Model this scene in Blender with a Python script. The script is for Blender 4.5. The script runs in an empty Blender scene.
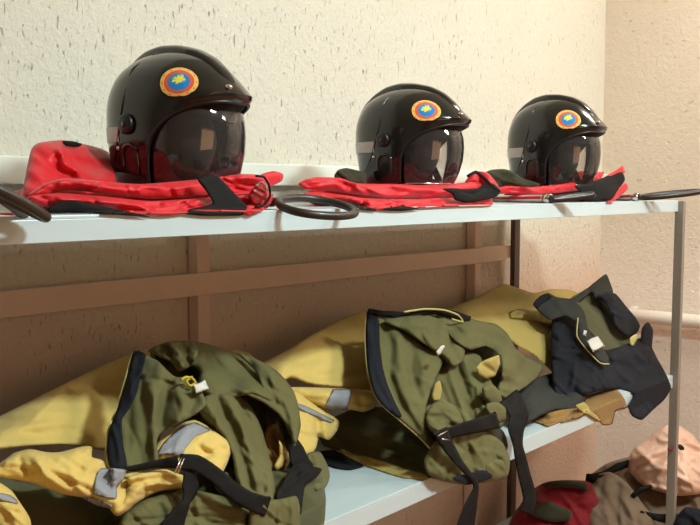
import bpy, bmesh, math, random
import numpy as np
from mathutils import Vector, Matrix, noise
from mathutils.geometry import delaunay_2d_cdt
from mathutils.bvhtree import BVHTree

random.seed(4)
C = bpy.context.scene.collection
# ------------------------------------------------------------------ camera
F = 880.0; CX, CY = 350.0, 262.5
A = math.radians(40.8); PITCH = math.atan(72.5 / F)
EYE = 1.45
CAM = np.array([0.0, 0.0, EYE])
FWD = np.array([math.cos(A) * math.cos(PITCH), math.sin(A) * math.cos(PITCH), -math.sin(PITCH)])
RGT = np.array([math.sin(A), -math.cos(A), 0.0])
UPV = np.cross(RGT, FWD)
cd = bpy.data.cameras.new('camera'); cam = bpy.data.objects.new('camera', cd); C.objects.link(cam)
cd.sensor_width = 36.0; cd.lens = F / 700.0 * 36.0; cd.clip_start = 0.02
m3 = Matrix((RGT, UPV, -FWD)).transposed()
cam.matrix_world = Matrix.Translation(CAM) @ m3.to_4x4()
bpy.context.scene.camera = cam

def ray(px, py):
    px = np.asarray(px, float); py = np.asarray(py, float)
    return FWD + ((px - CX) / F)[..., None] * RGT - ((py - CY) / F)[..., None] * UPV
def P(px, py, y=None, z=None, t=None):
    """A world point seen at that spot of the photo, standing at depth y (or height z above eye)."""
    r = ray(px, py)
    if t is None:
        t = (y / r[1]) if y is not None else (z / r[2])
    return CAM + r * t

# ------------------------------------------------------------------ object helpers
def tag(o, label=None, cat=None, group=None, kind=None):
    if label: o['label'] = label
    if cat: o['category'] = cat
    if group: o['group'] = group
    if kind: o['kind'] = kind
    return o
def thing(name, loc, label, cat, group=None, rz=0):
    o = bpy.data.objects.new(name, None); C.objects.link(o)
    o.location = loc; o.rotation_euler = (0, 0, rz); o.empty_display_size = .05
    return tag(o, label, cat, group)
YW = 1.80; XR = 3.88
YF, YB = 1.12, 1.735; XL, XE = -.25, 3.02
TOP = EYE - .0355; LOW = EYE - .642
def mk(name, verts, faces, mat, parent=None, smooth=True, local=False, mats=None, fm=None):
    me = bpy.data.meshes.new(name)
    v = np.asarray(verts, float)
    if parent is not None and not local:
        off = Vector((0, 0, 0)); q = parent
        while q is not None:
            off += q.location; q = q.parent
        v = v - np.array(off)
    me.from_pydata(v.tolist(), [], [tuple(int(i) for i in f) for f in faces])
    bm = bmesh.new(); bm.from_mesh(me)
    bmesh.ops.recalc_face_normals(bm, faces=bm.faces)
    bm.to_mesh(me); bm.free()
    if mats:
        for m in mats: me.materials.append(m)
        me.polygons.foreach_set('material_index', fm)
    else:
        me.materials.append(mat)
    if smooth: me.polygons.foreach_set('use_smooth', [True] * len(me.polygons))
    o = bpy.data.objects.new(name, me); C.objects.link(o)
    if parent is not None: o.parent = parent
    return o
def copy_tree(o, parent=None):
    c = o.copy(); C.objects.link(c)
    if parent is not None: c.parent = parent
    for ch in o.children: copy_tree(ch, c)
    return c

class MB:
    def __init__(s): s.v = []; s.f = []
    def add(s, v, f):
        n = len(s.v); s.v += [tuple(map(float, p)) for p in v]; s.f += [tuple(i + n for i in q) for q in f]; return s
    def box(s, lo, hi, bev=0.003):
        bm = bmesh.new(); bmesh.ops.create_cube(bm, size=1)
        lo = np.array(lo, float); hi = np.array(hi, float)
        for v in bm.verts: v.co = Vector((lo + hi) / 2 + np.array(v.co) * (hi - lo))
        if bev: bmesh.ops.bevel(bm, geom=list(bm.edges), offset=bev, segments=2, affect='EDGES', profile=.5)
        bm.verts.index_update()
        s.add([v.co for v in bm.verts], [[v.index for v in f.verts] for f in bm.faces]); bm.free(); return s
    def tube(s, pts, r, n=10, closed=False, flat=1.0, caps=True):
        pts = [np.array(p, float) for p in pts]; N = len(pts)
        rr = r if hasattr(r, '__len__') else [r] * N
        v = []; prev = None
        for i, p in enumerate(pts):
            a = pts[(i - 1) % N] if (closed or i) else p
            b = pts[(i + 1) % N] if (closed or i < N - 1) else p
            d = b - a; d /= np.linalg.norm(d) + 1e-12
            if prev is None:
                h = np.array([0, 0, 1.0]) if abs(d[2]) < .9 else np.array([1.0, 0, 0])
            else: h = prev
            x = h - d * h.dot(d); x /= np.linalg.norm(x); prev = x; y = np.cross(d, x)
            for k in range(n):
                a_ = 2 * math.pi * k / n
                v.append(p + rr[i] * (math.cos(a_) * x * flat + math.sin(a_) * y))
        f = []
        for i in range(N if closed else N - 1):
            j = (i + 1) % N
            for k in range(n):
                f.append((i * n + k, i * n + (k + 1) % n, j * n + (k + 1) % n, j * n + k))
        if not closed and caps:
            f.append(tuple(range(n))[::-1]); f.append(tuple(range((N - 1) * n, N * n)))
        return s.add(v, f)
    def ball(s, c, r, n=12):
        rx = r if hasattr(r, '__len__') else (r, r, r); v = []; f = []
        for i in range(n + 1):
            th = math.pi * i / n
            for k in range(2 * n):
                ph = math.pi * k / n
                v.append((c[0] + rx[0] * math.sin(th) * math.cos(ph), c[1] + rx[1] * math.sin(th) * math.sin(ph), c[2] + rx[2] * math.cos(th)))
        for i in range(n):
            for k in range(2 * n):
                f.append((i * 2 * n + k, (i + 1) * 2 * n + k, (i + 1) * 2 * n + (k + 1) % (2 * n), i * 2 * n + (k + 1) % (2 * n)))
        return s.add(v, f)
    def build(s, name, mat, parent=None, smooth=True, local=False): return mk(name, s.v, s.f, mat, parent, smooth, local)

# ------------------------------------------------------------------ cloth panels
def catmull(pts, closed=True, sp=3.0, rnd=.6):
    pts = [np.array(p, float) for p in pts]; n = len(pts); out = []
    rng = range(n) if closed else range(n - 1)
    for i in rng:
        if closed: p0, p1, p2, p3 = pts[i - 1], pts[i], pts[(i + 1) % n], pts[(i + 2) % n]
        else: p0, p1, p2, p3 = pts[max(i - 1, 0)], pts[i], pts[i + 1], pts[min(i + 2, n - 1)]
        k = max(1, int(round(np.linalg.norm(p2 - p1) / sp)))
        for j in range(k):
            u = j / k
            c = .5 * ((2 * p1) + (-p0 + p2) * u + (2 * p0 - 5 * p1 + 4 * p2 - p3) * u * u + (-p0 + 3 * p1 - 3 * p2 + p3) * u ** 3)
            l = p1 + (p2 - p1) * u
            out.append(rnd * c + (1 - rnd) * l)
    if not closed: out.append(pts[-1])
    return np.array(out)
def segdist(q, poly, closed=True):
    a = poly if closed else poly[:-1]; b = np.roll(poly, -1, 0) if closed else poly[1:]
    d = np.full(len(q), 1e9)
    for i in range(len(a)):
        e = b[i] - a[i]; L = e.dot(e) + 1e-12
        u = np.clip(((q - a[i]) @ e) / L, 0, 1)
        d = np.minimum(d, np.linalg.norm(q - (a[i] + u[:, None] * e), axis=1))
    return d
def inside(q, poly):
    x, y = q[:, 0], q[:, 1]; c = np.zeros(len(q), bool); n = len(poly)
    for i in range(n):
        x1, y1 = poly[i]; x2, y2 = poly[(i + 1) % n]
        if y1 == y2: continue
        k = ((y1 > y) != (y2 > y)) & (x < (x2 - x1) * (y - y1) / (y2 - y1) + x1)
        c ^= k
    return c
def depthfn(Y):
    if callable(Y): return Y
    if not hasattr(Y, '__len__'): return lambda q: np.full(len(q), float(Y))
    a = np.array(Y, float)
    mu = a.mean(0); cen = a - mu; lam = 500.0
    sl = np.linalg.solve(cen[:, :2].T @ cen[:, :2] + lam * np.eye(2), cen[:, :2].T @ cen[:, 2])
    co = np.array([sl[0], sl[1], mu[2] - sl @ mu[:2]])
    res = a[:, 2] - np.c_[a[:, :2], np.ones(len(a))] @ co
    def fn(q):
        base = np.c_[q, np.ones(len(q))] @ co
        d = ((q[:, None, :] - a[None, :, :2]) ** 2).sum(2) + 60.0
        w = 1 / d ** 1.5
        return base + (w * res).sum(1) / w.sum(1)
    return fn
_seed = [0]
FLD, CRK, STP = 1.6, 1.6, .78
def panel(name, outline, Y, mat, parent, f=.02, b=.02, R=14, step=3.0, creases=(), wr=None, on=None, off=.002, tmode=False, rnd=.6):
    """A piece of cloth: its outline, its depth behind the shelf front, how far it puffs, its folds."""
    step *= STP
    poly = catmull(outline, True, step, rnd)
    lo = poly.min(0); hi = poly.max(0)
    g = []; row = 0; yy = lo[1]
    while yy <= hi[1]:
        xs = np.arange(lo[0] + (row % 2) * step / 2, hi[0], step); g += [(x, yy) for x in xs]; yy += step * .87; row += 1
    g = np.array(g)
    g = g[inside(g, poly)]
    if len(g): g = g[segdist(g, poly) > step * .55]
    pts = np.vstack([poly, g]) if len(g) else poly
    res = delaunay_2d_cdt([Vector(p) for p in pts], [], [list(range(len(poly)))], 1, 1e-5)
    q = np.array([tuple(v) for v in res[0]]); tris = [tuple(t) for t in res[2]]
    Yf = depthfn(Y) if on is None else None
    _seed[0] += 1; sd = _seed[0] * 7.31
    folds = []
    if wr:
        amp, sc, ang, an = wr; rg = random.Random(int(sd * 100)); ext = hi - lo
        n_f = int(min(26, max(4, ext[0] * ext[1] / (sc * sc * an * .9))))
        for _ in range(n_f):
            a_ = math.radians(ang + rg.gauss(0, 20)); L_ = sc * an * rg.uniform(.9, 2.0); w_ = sc * rg.uniform(.16, .36)
            sg = rg.choice((1, 1, -1, -1)); kd = rg.random() < .45
            folds.append((rg.uniform(lo[0], hi[0]), rg.uniform(lo[1], hi[1]), math.cos(a_), math.sin(a_), L_, w_, sg * FLD * amp * rg.uniform(.5, 1.3), rg.uniform(-.35, .35) / L_, kd))
    cre = [(catmull(c[0], False, 4.0), c[1], c[2], (c[3] if len(c) > 3 else 'g')) for c in creases]
    def common(q):
        d = np.zeros(len(q))
        for c, amp, w, kd in cre:
            s = segdist(q, c, False)
            d += CRK * amp * (np.exp(-(s / w) ** 2) if kd == 'g' else np.exp(-s / w))
        for (x0, y0, ca, sa, L_, w_, am, kk, kd) in folds:
            u = (q[:, 0] - x0) * ca + (q[:, 1] - y0) * sa
            v = -(q[:, 0] - x0) * sa + (q[:, 1] - y0) * ca - kk * u * u
            tp = np.clip(1 - (u / L_) ** 2, 0, 1)
            m = (tp > 0) & (np.abs(v) < 4 * w_)
            if kd: pf = np.exp(-np.abs(v) / w_)
            else: pf = np.exp(-(v / w_) ** 2)
            d += np.where(m, am * tp * pf, 0)
        if wr:
            amp, sc = wr[0], wr[1]
            d += .45 * amp * np.array([noise.noise((a_ / (sc * 1.3), b_ / (sc * 1.3), sd)) + .5 * noise.noise((a_ / (sc * .5), b_ / (sc * .5), sd + 4)) for a_, b_ in q])
        return d
    def base(q):
        if on is not None: return on(q) - off
        r = ray(q[:, 0], q[:, 1])
        return Yf(q) if tmode else Yf(q) / r[:, 1]
    def tfront(q):
        e = segdist(q, poly) ; e = np.where(inside(q, poly), e, 0)
        pr = np.sqrt(np.clip(1 - (1 - np.clip(e / R, 0, 1)) ** 2, 0, 1))
        return base(q) - f * pr - common(q)
    e = segdist(q, poly); pr = np.sqrt(np.clip(1 - (1 - np.clip(e / R, 0, 1)) ** 2, 0, 1)); bd = e < 1e-2
    tb = base(q); cm = common(q)
    r = ray(q[:, 0], q[:, 1])
    tF = tb - f * pr - cm; tB = tb + b * pr - cm * .5
    if not tmode:
        hz = (TOP if q[:, 1].mean() < 230 else LOW) + .0015 - EYE
        with np.errstate(divide='ignore'):
            th = np.where(r[:, 2] < -1e-4, hz / np.minimum(r[:, 2], -1e-4), 1e6)
        lim = np.where(th * r[:, 1] >= YF, th, (YF - .006) / r[:, 1])
        lim = np.minimum(lim, (YW - .012) / r[:, 1])
        tB = np.minimum(tB, lim); tF = np.minimum(tF, lim - np.where(bd, 0, .003) - (off if on is not None else 0))
    vf = CAM + r * tF[:, None]
    back = np.where(bd)[0] ; idx = np.arange(len(q)); nb = np.where(~bd)[0]
    vb = CAM + r[nb] * tB[nb][:, None]
    mp = idx.copy(); mp[nb] = len(q) + np.arange(len(nb))
    faces = list(tris) + [(mp[c], mp[bb], mp[a]) for a, bb, c in tris]
    faces = [fc for fc in faces if len(set(fc)) == 3]
    # tris whose three corners all lie on the rim would double up
    seen = set(); out = []
    for fc in faces:
        k = tuple(sorted(fc))
        if k in seen: continue
        seen.add(k); out.append(fc)
    o = mk(name, np.vstack([vf, vb]), out, mat, parent)
    return o, tfront
def band(pts, w):
    """outline of a strap from its centre line [(x,y)] and width(s)"""
    p = catmull([a[:2] for a in pts], False, 5.0)
    ws = np.interp(np.linspace(0, 1, len(p)), np.linspace(0, 1, len(pts)), w if hasattr(w, '__len__') else [w] * len(pts))
    d = np.gradient(p, axis=0); d /= np.linalg.norm(d, axis=1)[:, None] + 1e-9
    n = np.c_[-d[:, 1], d[:, 0]]
    return np.vstack([p + n * ws[:, None] / 2, (p - n * ws[:, None] / 2)[::-1]])
def strap(name, pts, w, mat, parent, t=.0012):
    """pts (px, py, Y)"""
    return panel(name, band(pts, w), [p for p in pts], mat, parent, f=t, b=t, R=2.5, step=3.0)

# ------------------------------------------------------------------ materials
def newmat(name):
    m = bpy.data.materials.new(name); m.use_nodes = True; nt = m.node_tree
    return m, nt, nt.nodes['Principled BSDF']
def s2l(c):
    return tuple(((x / 255) / 12.92 if x / 255 <= .04045 else ((x / 255 + .055) / 1.055) ** 2.4) for x in c) + (1,)
def plain(name, col, rough=.5, metal=0, coat=0, spec=.5):
    m, nt, b = newmat(name)
    b.inputs['Base Color'].default_value = s2l(col); b.inputs['Roughness'].default_value = rough
    b.inputs['Metallic'].default_value = metal; b.inputs['Coat Weight'].default_value = coat
    b.inputs['Specular IOR Level'].default_value = spec
    n = nt.nodes.new('ShaderNodeTexNoise'); n.inputs['Scale'].default_value = 40; n.inputs['Detail'].default_value = 4
    r = nt.nodes.new('ShaderNodeMapRange'); r.inputs[3].default_value = max(rough - .05, .02); r.inputs[4].default_value = min(rough + .08, 1)
    tc = nt.nodes.new('ShaderNodeTexCoord'); nt.links.new(tc.outputs['Object'], n.inputs['Vector'])
    nt.links.new(n.outputs[0], r.inputs[0]); nt.links.new(r.outputs[0], b.inputs['Roughness'])
    return m
def cloth(name, col, dark=.8, rough=.85, weave=900, wb=.25, sheen=.1, bump2=.4, rib=False, spec=.25):
    m, nt, b = newmat(name); L = nt.links.new
    tc = nt.nodes.new('ShaderNodeTexCoord')
    n1 = nt.nodes.new('ShaderNodeTexNoise'); n1.inputs['Scale'].default_value = 9; n1.inputs['Detail'].default_value = 5
    L(tc.outputs['Object'], n1.inputs['Vector'])
    mx = nt.nodes.new('ShaderNodeMix'); mx.data_type = 'RGBA'
    c = s2l(col); mx.inputs[6].default_value = tuple(x * dark for x in c[:3]) + (1,); mx.inputs[7].default_value = tuple(min(1, x * (2 - dark)) for x in c[:3]) + (1,)
    L(n1.outputs[0], mx.inputs[0]); L(mx.outputs[2], b.inputs['Base Color'])
    b.inputs['Roughness'].default_value = rough; b.inputs['Sheen Weight'].default_value = sheen; b.inputs['Specular IOR Level'].default_value = spec
    w1 = nt.nodes.new('ShaderNodeTexWave'); w1.wave_type = 'BANDS'; w1.bands_direction = 'X'; w1.inputs['Scale'].default_value = weave / 6.0; w1.inputs['Distortion'].default_value = 1.5; w1.inputs['Detail'].default_value = 2
    w2 = nt.nodes.new('ShaderNodeTexWave'); w2.bands_direction = 'Z'; w2.inputs['Scale'].default_value = weave / 6.0; w2.inputs['Distortion'].default_value = 1.5
    L(tc.outputs['Object'], w1.inputs['Vector']); L(tc.outputs['Object'], w2.inputs['Vector'])
    ad = nt.nodes.new('ShaderNodeMath'); ad.operation = 'ADD'; L(w1.outputs['Fac'], ad.inputs[0]); L(w2.outputs['Fac'], ad.inputs[1])
    n2 = nt.nodes.new('ShaderNodeTexNoise'); n2.inputs['Scale'].default_value = 34; n2.inputs['Detail'].default_value = 6
    L(tc.outputs['Object'], n2.inputs['Vector'])
    b1 = nt.nodes.new('ShaderNodeBump'); b1.inputs['Strength'].default_value = wb; b1.inputs['Distance'].default_value = .0012
    b2 = nt.nodes.new('ShaderNodeBump'); b2.inputs['Strength'].default_value = bump2; b2.inputs['Distance'].default_value = .006
    L(n2.outputs[0], b2.inputs['Height']); L(ad.outputs[0], b1.inputs['Height']); L(b2.outputs[0], b1.inputs['Normal']); L(b1.outputs[0], b.inputs['Normal'])
    return m
def plaster(name, c1, c2, pit, sx, sz, bump=.6, axis='X', thr=(.36, .43), low_light=None):
    m, nt, b = newmat(name); L = nt.links.new
    tc = nt.nodes.new('ShaderNodeTexCoord'); mp = nt.nodes.new('ShaderNodeMapping')
    mp.inputs['Scale'].default_value = (sx, sx, sz); L(tc.outputs['Object'], mp.inputs['Vector'])
    n = nt.nodes.new('ShaderNodeTexNoise'); n.inputs['Scale'].default_value = 1; n.inputs['Detail'].default_value = 6; n.inputs['Roughness'].default_value = .62; n.inputs['Distortion'].default_value = .5
    L(mp.outputs[0], n.inputs['Vector'])
    r = nt.nodes.new('ShaderNodeMapRange'); r.inputs[1].default_value = thr[0]; r.inputs[2].default_value = thr[1]; L(n.outputs[0], r.inputs[0])
    n3 = nt.nodes.new('ShaderNodeTexNoise'); n3.inputs['Scale'].default_value = 2.2; n3.inputs['Detail'].default_value = 6; L(tc.outputs['Object'], n3.inputs['Vector'])
    mx = nt.nodes.new('ShaderNodeMix'); mx.data_type = 'RGBA'; mx.inputs[6].default_value = s2l(c1); mx.inputs[7].default_value = s2l(c2); L(n3.outputs[0], mx.inputs[0])
    mx2 = nt.nodes.new('ShaderNodeMix'); mx2.data_type = 'RGBA'; mx2.inputs[6].default_value = s2l(pit); L(r.outputs[0], mx2.inputs[0]); L(mx.outputs[2], mx2.inputs[7])
    if low_light:   # light painted into the lower wall colour, fading out upwards
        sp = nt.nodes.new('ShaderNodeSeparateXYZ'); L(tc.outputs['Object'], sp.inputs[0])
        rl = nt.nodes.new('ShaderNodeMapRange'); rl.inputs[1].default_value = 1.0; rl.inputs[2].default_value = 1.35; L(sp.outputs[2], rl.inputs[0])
        ml = nt.nodes.new('ShaderNodeMix'); ml.data_type = 'RGBA'; ml.inputs[6].default_value = low_light + (1,); ml.inputs[7].default_value = (1, 1, 1, 1); L(rl.outputs[0], ml.inputs[0])
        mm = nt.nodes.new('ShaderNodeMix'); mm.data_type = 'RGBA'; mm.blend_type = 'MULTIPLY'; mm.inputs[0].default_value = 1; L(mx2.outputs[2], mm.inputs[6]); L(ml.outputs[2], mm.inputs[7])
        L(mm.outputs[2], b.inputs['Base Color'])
    else: L(mx2.outputs[2], b.inputs['Base Color'])
    b.inputs['Roughness'].default_value = .85; b.inputs['Specular IOR Level'].default_value = .75
    nf = nt.nodes.new('ShaderNodeTexNoise'); nf.inputs['Scale'].default_value = 55; nf.inputs['Detail'].default_value = 8; nf.inputs['Roughness'].default_value = .7; L(tc.outputs['Object'], nf.inputs['Vector'])
    b1 = nt.nodes.new('ShaderNodeBump'); b1.inputs['Strength'].default_value = bump; b1.inputs['Distance'].default_value = .01; L(nf.outputs[0], b1.inputs['Height'])
    b2 = nt.nodes.new('ShaderNodeBump'); b2.inputs['Strength'].default_value = bump; b2.inputs['Distance'].default_value = .006; L(r.outputs[0], b2.inputs['Height']); L(b1.outputs[0], b2.inputs['Normal'])
    L(b2.outputs[0], b.inputs['Normal'])
    return m
def painted(name, c1, c2, rough=.35, scale=(3, 30, 30), spec=.5):
    m, nt, b = newmat(name); L = nt.links.new
    tc = nt.nodes.new('ShaderNodeTexCoord'); mp = nt.nodes.new('ShaderNodeMapping'); mp.inputs['Scale'].default_value = scale; L(tc.outputs['Object'], mp.inputs['Vector'])
    n = nt.nodes.new('ShaderNodeTexNoise'); n.inputs['Scale'].default_value = 1.5; n.inputs['Detail'].default_value = 6; L(mp.outputs[0], n.inputs['Vector'])
    mx = nt.nodes.new('ShaderNodeMix'); mx.data_type = 'RGBA'; mx.inputs[6].default_value = s2l(c1); mx.inputs[7].default_value = s2l(c2)
    L(n.outputs[0], mx.inputs[0]); L(mx.outputs[2], b.inputs['Base Color']); b.inputs['Roughness'].default_value = rough; b.inputs['Specular IOR Level'].default_value = spec
    bp = nt.nodes.new('ShaderNodeBump'); bp.inputs['Strength'].default_value = .12; bp.inputs['Distance'].default_value = .003; L(n.outputs[0], bp.inputs['Height']); L(bp.outputs[0], b.inputs['Normal'])
    return m
M = {}
M['wall'] = plaster('wall_plaster', (222, 219, 205), (212, 208, 193), (182, 176, 158), 120, 30, .8, thr=(.33, .38), low_light=(1.0, .74, .64))  # lower tint paints in the warm bounce of the shade below the shelf
M['wall_r'] = plaster('right_wall_plaster', (226, 212, 194), (216, 200, 180), (192, 176, 154), 26, 60, .8, thr=(.28, .36), low_light=(1.22, 1.24, 1.34))  # lower tint paints in brightness that the lamps do not bring there
M['floor'] = painted('floor_paint', (190, 132, 90), (168, 112, 76), .6, (4, 4, 4))
M['ceiling'] = painted('ceiling_paint', (214, 210, 200), (204, 200, 190), .8, (2, 2, 2))
M['shelf'] = painted('shelf_paint', (200, 214, 219), (184, 202, 208), .3, (2.5, 30, 30))
M['frame'] = painted('frame_paint', (226, 198, 180), (212, 182, 164), .5, (8, 8, 4))
M['leg'] = painted('leg_metal', (146, 136, 124), (122, 112, 100), .4, (30, 30, 3))
M['leg_dark'] = painted('dark_leg_metal', (92, 70, 56), (70, 54, 44), .5, (30, 30, 3))
M['trunk'] = painted('white_trunking', (232, 236, 226), (222, 226, 216), .5, (2, 9, 9))
M['pipe'] = painted('pipe_paint', (236, 228, 218), (224, 214, 204), .35, (9, 3, 9))
M['shell'] = plain('helmet_shell', (20, 21, 19), .16, 0, .35)
M['black'] = plain('black_plastic', (14, 14, 14), .38)
M['liner'] = cloth('helmet_liner', (26, 20, 22), .7, .9)
M['chrome'] = plain('chrome', (215, 212, 206), .18, 1.0)
M['silver'] = plain('silver_tube', (206, 200, 190), .3, .75)
M['reflect'] = plain('reflective_tape', (176, 178, 176), .35)
M['red_stripe'] = plain('red_enamel', (176, 26, 44), .35)
M['loop'] = plain('dark_rubber', (40, 31, 27), .38, 0, .1)
M['red'] = cloth('red_nylon', (202, 20, 36), .82, .5, 1400, .08, .12, .35, spec=.35)
M['darkred'] = cloth('dark_red_cloth', (122, 14, 26), .7, .75, 900, .15)
M['webbing'] = cloth('black_webbing', (13, 13, 13), .7, .75, 1500, .3, 0, .15)
M['redclip'] = plain('red_brown_clip', (140, 22, 22), .22, 0, .5)
M['yellow'] = cloth('yellow_aramid', (212, 184, 104), .86, .8, 800, .25, .15, .45)
M['mustard'] = cloth('mustard_aramid', (176, 156, 84), .86, .8, 800, .4, .15, .4)
M['tan'] = cloth('tan_lining', (138, 106, 58), .75, .85)
M['grey'] = cloth('grey_reflective', (142, 144, 150), .9, .55, 900, .15, .05, .15)
M['olive'] = cloth('olive_cotton', (100, 97, 60), .8, .85, 1000, .25, .05, .35)
M['olive_d'] = cloth('dark_olive_cotton', (84, 82, 54), .8, .88, 1000, .25, .1, .35)
M['inner'] = cloth('dark_olive_lining', (54, 54, 36), .8, .9)  # dark olive cloth for neck cloths, a cuff and bag parts
M['navy'] = cloth('navy_cotton', (25, 27, 35), .75, .85, 1000, .25, 0, .4)
M['slate'] = cloth('slate_cotton', (50, 52, 48), .8, .85, 1000, .25, 0, .4)
M['taupe'] = cloth('taupe_canvas', (122, 102, 82), .85, .85, 800, .3, .1, .5)
M['brown'] = cloth('brown_lining', (104, 74, 36), .75, .85)
M['white'] = plain('white_label', (205, 205, 200), .5)
M['cord'] = cloth('yellow_cord', (200, 180, 50), .8, .7)
M['piping'] = cloth('pale_piping', (196, 184, 116), .9, .7)
M['pink'] = None
def pinkmat():
    m, nt, b = newmat('pink_polythene')
    b.inputs['Base Color'].default_value = s2l((240, 200, 176)); b.inputs['Roughness'].default_value = .32
    b.inputs['Subsurface Weight'].default_value = .25; b.inputs['Subsurface Radius'].default_value = (.03, .015, .01); b.inputs['Transmission Weight'].default_value = .12
    tc = nt.nodes.new('ShaderNodeTexCoord'); n = nt.nodes.new('ShaderNodeTexNoise'); n.inputs['Scale'].default_value = 16; n.inputs['Detail'].default_value = 5; n.inputs['Distortion'].default_value = 1.2
    bp = nt.nodes.new('ShaderNodeBump'); bp.inputs['Strength'].default_value = .5; bp.inputs['Distance'].default_value = .015
    nt.links.new(tc.outputs['Object'], n.inputs['Vector']); nt.links.new(n.outputs[0], bp.inputs['Height']); nt.links.new(bp.outputs[0], b.inputs['Normal'])
    return m
M['pink'] = pinkmat()
def visormat():
    m = bpy.data.materials.new('clear_visor'); m.use_nodes = True; nt = m.node_tree; nt.nodes.clear(); L = nt.links.new
    o = nt.nodes.new('ShaderNodeOutputMaterial'); tr = nt.nodes.new('ShaderNodeBsdfTransparent'); tr.inputs[0].default_value = (.80, .76, .75, 1)
    gl = nt.nodes.new('ShaderNodeBsdfGlossy'); gl.inputs['Roughness'].default_value = .06
    fr = nt.nodes.new('ShaderNodeFresnel'); fr.inputs[0].default_value = 1.75
    mx = nt.nodes.new('ShaderNodeMixShader'); L(fr.outputs[0], mx.inputs[0]); df = nt.nodes.new('ShaderNodeBsdfDiffuse'); df.inputs[0].default_value = (.55, .53, .52, 1); hz = nt.nodes.new('ShaderNodeMixShader'); hz.inputs[0].default_value = .04  # faint grey diffuse painted in for the room's grey reflection
    L(tr.outputs[0], hz.inputs[1]); L(df.outputs[0], hz.inputs[2]); L(hz.outputs[0], mx.inputs[1]); L(gl.outputs[0], mx.inputs[2]); L(mx.outputs[0], o.inputs[0])
    n = nt.nodes.new('ShaderNodeTexNoise'); n.inputs['Scale'].default_value = 12; bp = nt.nodes.new('ShaderNodeBump'); bp.inputs['Strength'].default_value = .012
    L(n.outputs[0], bp.inputs['Height']); L(bp.outputs[0], gl.inputs['Normal'])
    return m
M['visor'] = visormat()
M['e_y'] = plain('emblem_yellow', (236, 190, 104), .35); M['e_r'] = plain('emblem_red', (224, 92, 56), .35)
M['e_b'] = plain('emblem_blue', (26, 132, 204), .35); M['e_l'] = plain('emblem_gold', (240, 226, 60), .35); M['e_g'] = plain('emblem_green', (96, 170, 120), .35)
M['e_p'] = plain('emblem_pale_blue', (130, 170, 215), .35)

# ------------------------------------------------------------------ room
def slab(name, lo, hi, mat):
    o = MB().box(lo, hi, 0).build(name, mat, None, smooth=False); o['kind'] = 'structure'; return o
slab('floor', (-2.5, -2.2, -.1), (XR + .1, YW + .1, 0), M['floor'])
slab('ceiling', (-2.5, -2.2, 2.95), (XR + .1, YW + .1, 3.05), M['ceiling'])
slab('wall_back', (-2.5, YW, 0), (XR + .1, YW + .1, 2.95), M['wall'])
slab('wall_right', (XR, -2.2, 0), (XR + .1, YW, 2.95), M['wall_r'])
tr = MB().box((-2.5, YW - .03, EYE + .012), (XR, YW, EYE + .073), .004).build('trim_1', M['trunk'], None, smooth=False); tr['kind'] = 'structure'
pp = thing('heating_pipe', (XR - .05, 0, EYE - .565), 'white painted pipe running level along the right wall', 'pipe')
MB().tube([(XR - .055, y, EYE - .565) for y in np.linspace(-2.0, YW, 12)], .03, 20).build('tube', M['pipe'], pp)
for y in (.2, 1.62): MB().box((XR - .05, y - .012, EYE - .60), (XR, y + .012, EYE - .53), .003).build('bracket', M['pipe'], pp, smooth=False)

# ------------------------------------------------------------------ shelving unit
sh = thing('shelving_unit', (1.4, 1.43, 0), 'long painted shelving unit with two pale blue boards standing against the back wall', 'shelf')
def board(zt, th):
    mb = MB(); mb.box((XL, YF, zt - .006), (XE, YB, zt), .0015)
    mb.box((XL, YF, zt - th), (XE, YF + .004, zt - .0055), .001)
    mb.box((XL, YB - .004, zt - th), (XE, YB, zt - .0055), .001)
    mb.box((XE - .004, YF + .0045, zt - th), (XE, YB - .0045, zt - .0055), .001)
    mb.box((XL, YF + .0045, zt - th), (XL + .004, YB - .0045, zt - .0055), .001)
    for x in np.arange(XL + .5, XE, .8): mb.box((x, YF + .005, zt - th), (x + .03, YB - .005, zt - .006), .001)
    return mb.build('shelf_board', M['shelf'], sh, smooth=False)
board(TOP, .038); board(LOW, .043); board(.16, .04)
def leg(x, y, top, mat, w=.012, d=.02):
    MB().box((x - w, y - d / 2, 0), (x + w, y + d / 2, top), .002).build('leg', mat, sh, smooth=False)
leg(XE + .004, YF - .004, TOP - .002, M['leg'], .011, .03)
leg(XE - .012, YB + .012, TOP - .002, M['leg_dark'], .02, .02)
leg(XL + .01, YF - .012, TOP - .04, M['leg']); leg(XL + .01, YB + .012, TOP - .04, M['leg_dark'])
for px in (201.5, 476):
    x = P(px, 260, 1.765)[0]
    MB().box((x - .02, 1.756, 0), (x + .02, 1.795, TOP - .04), .003).build('upright', M['frame'], sh, smooth=False)
MB().box((XL, 1.738, EYE - .268), (2.93, 1.755, EYE - .211), .003).build('back_rail', M['frame'], sh, smooth=False)
MB().box((2.88, 1.756, EYE - .262), (3.0, 1.77, EYE - .216), .002).build('rail_bracket', M['frame'], sh, smooth=False)

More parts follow.
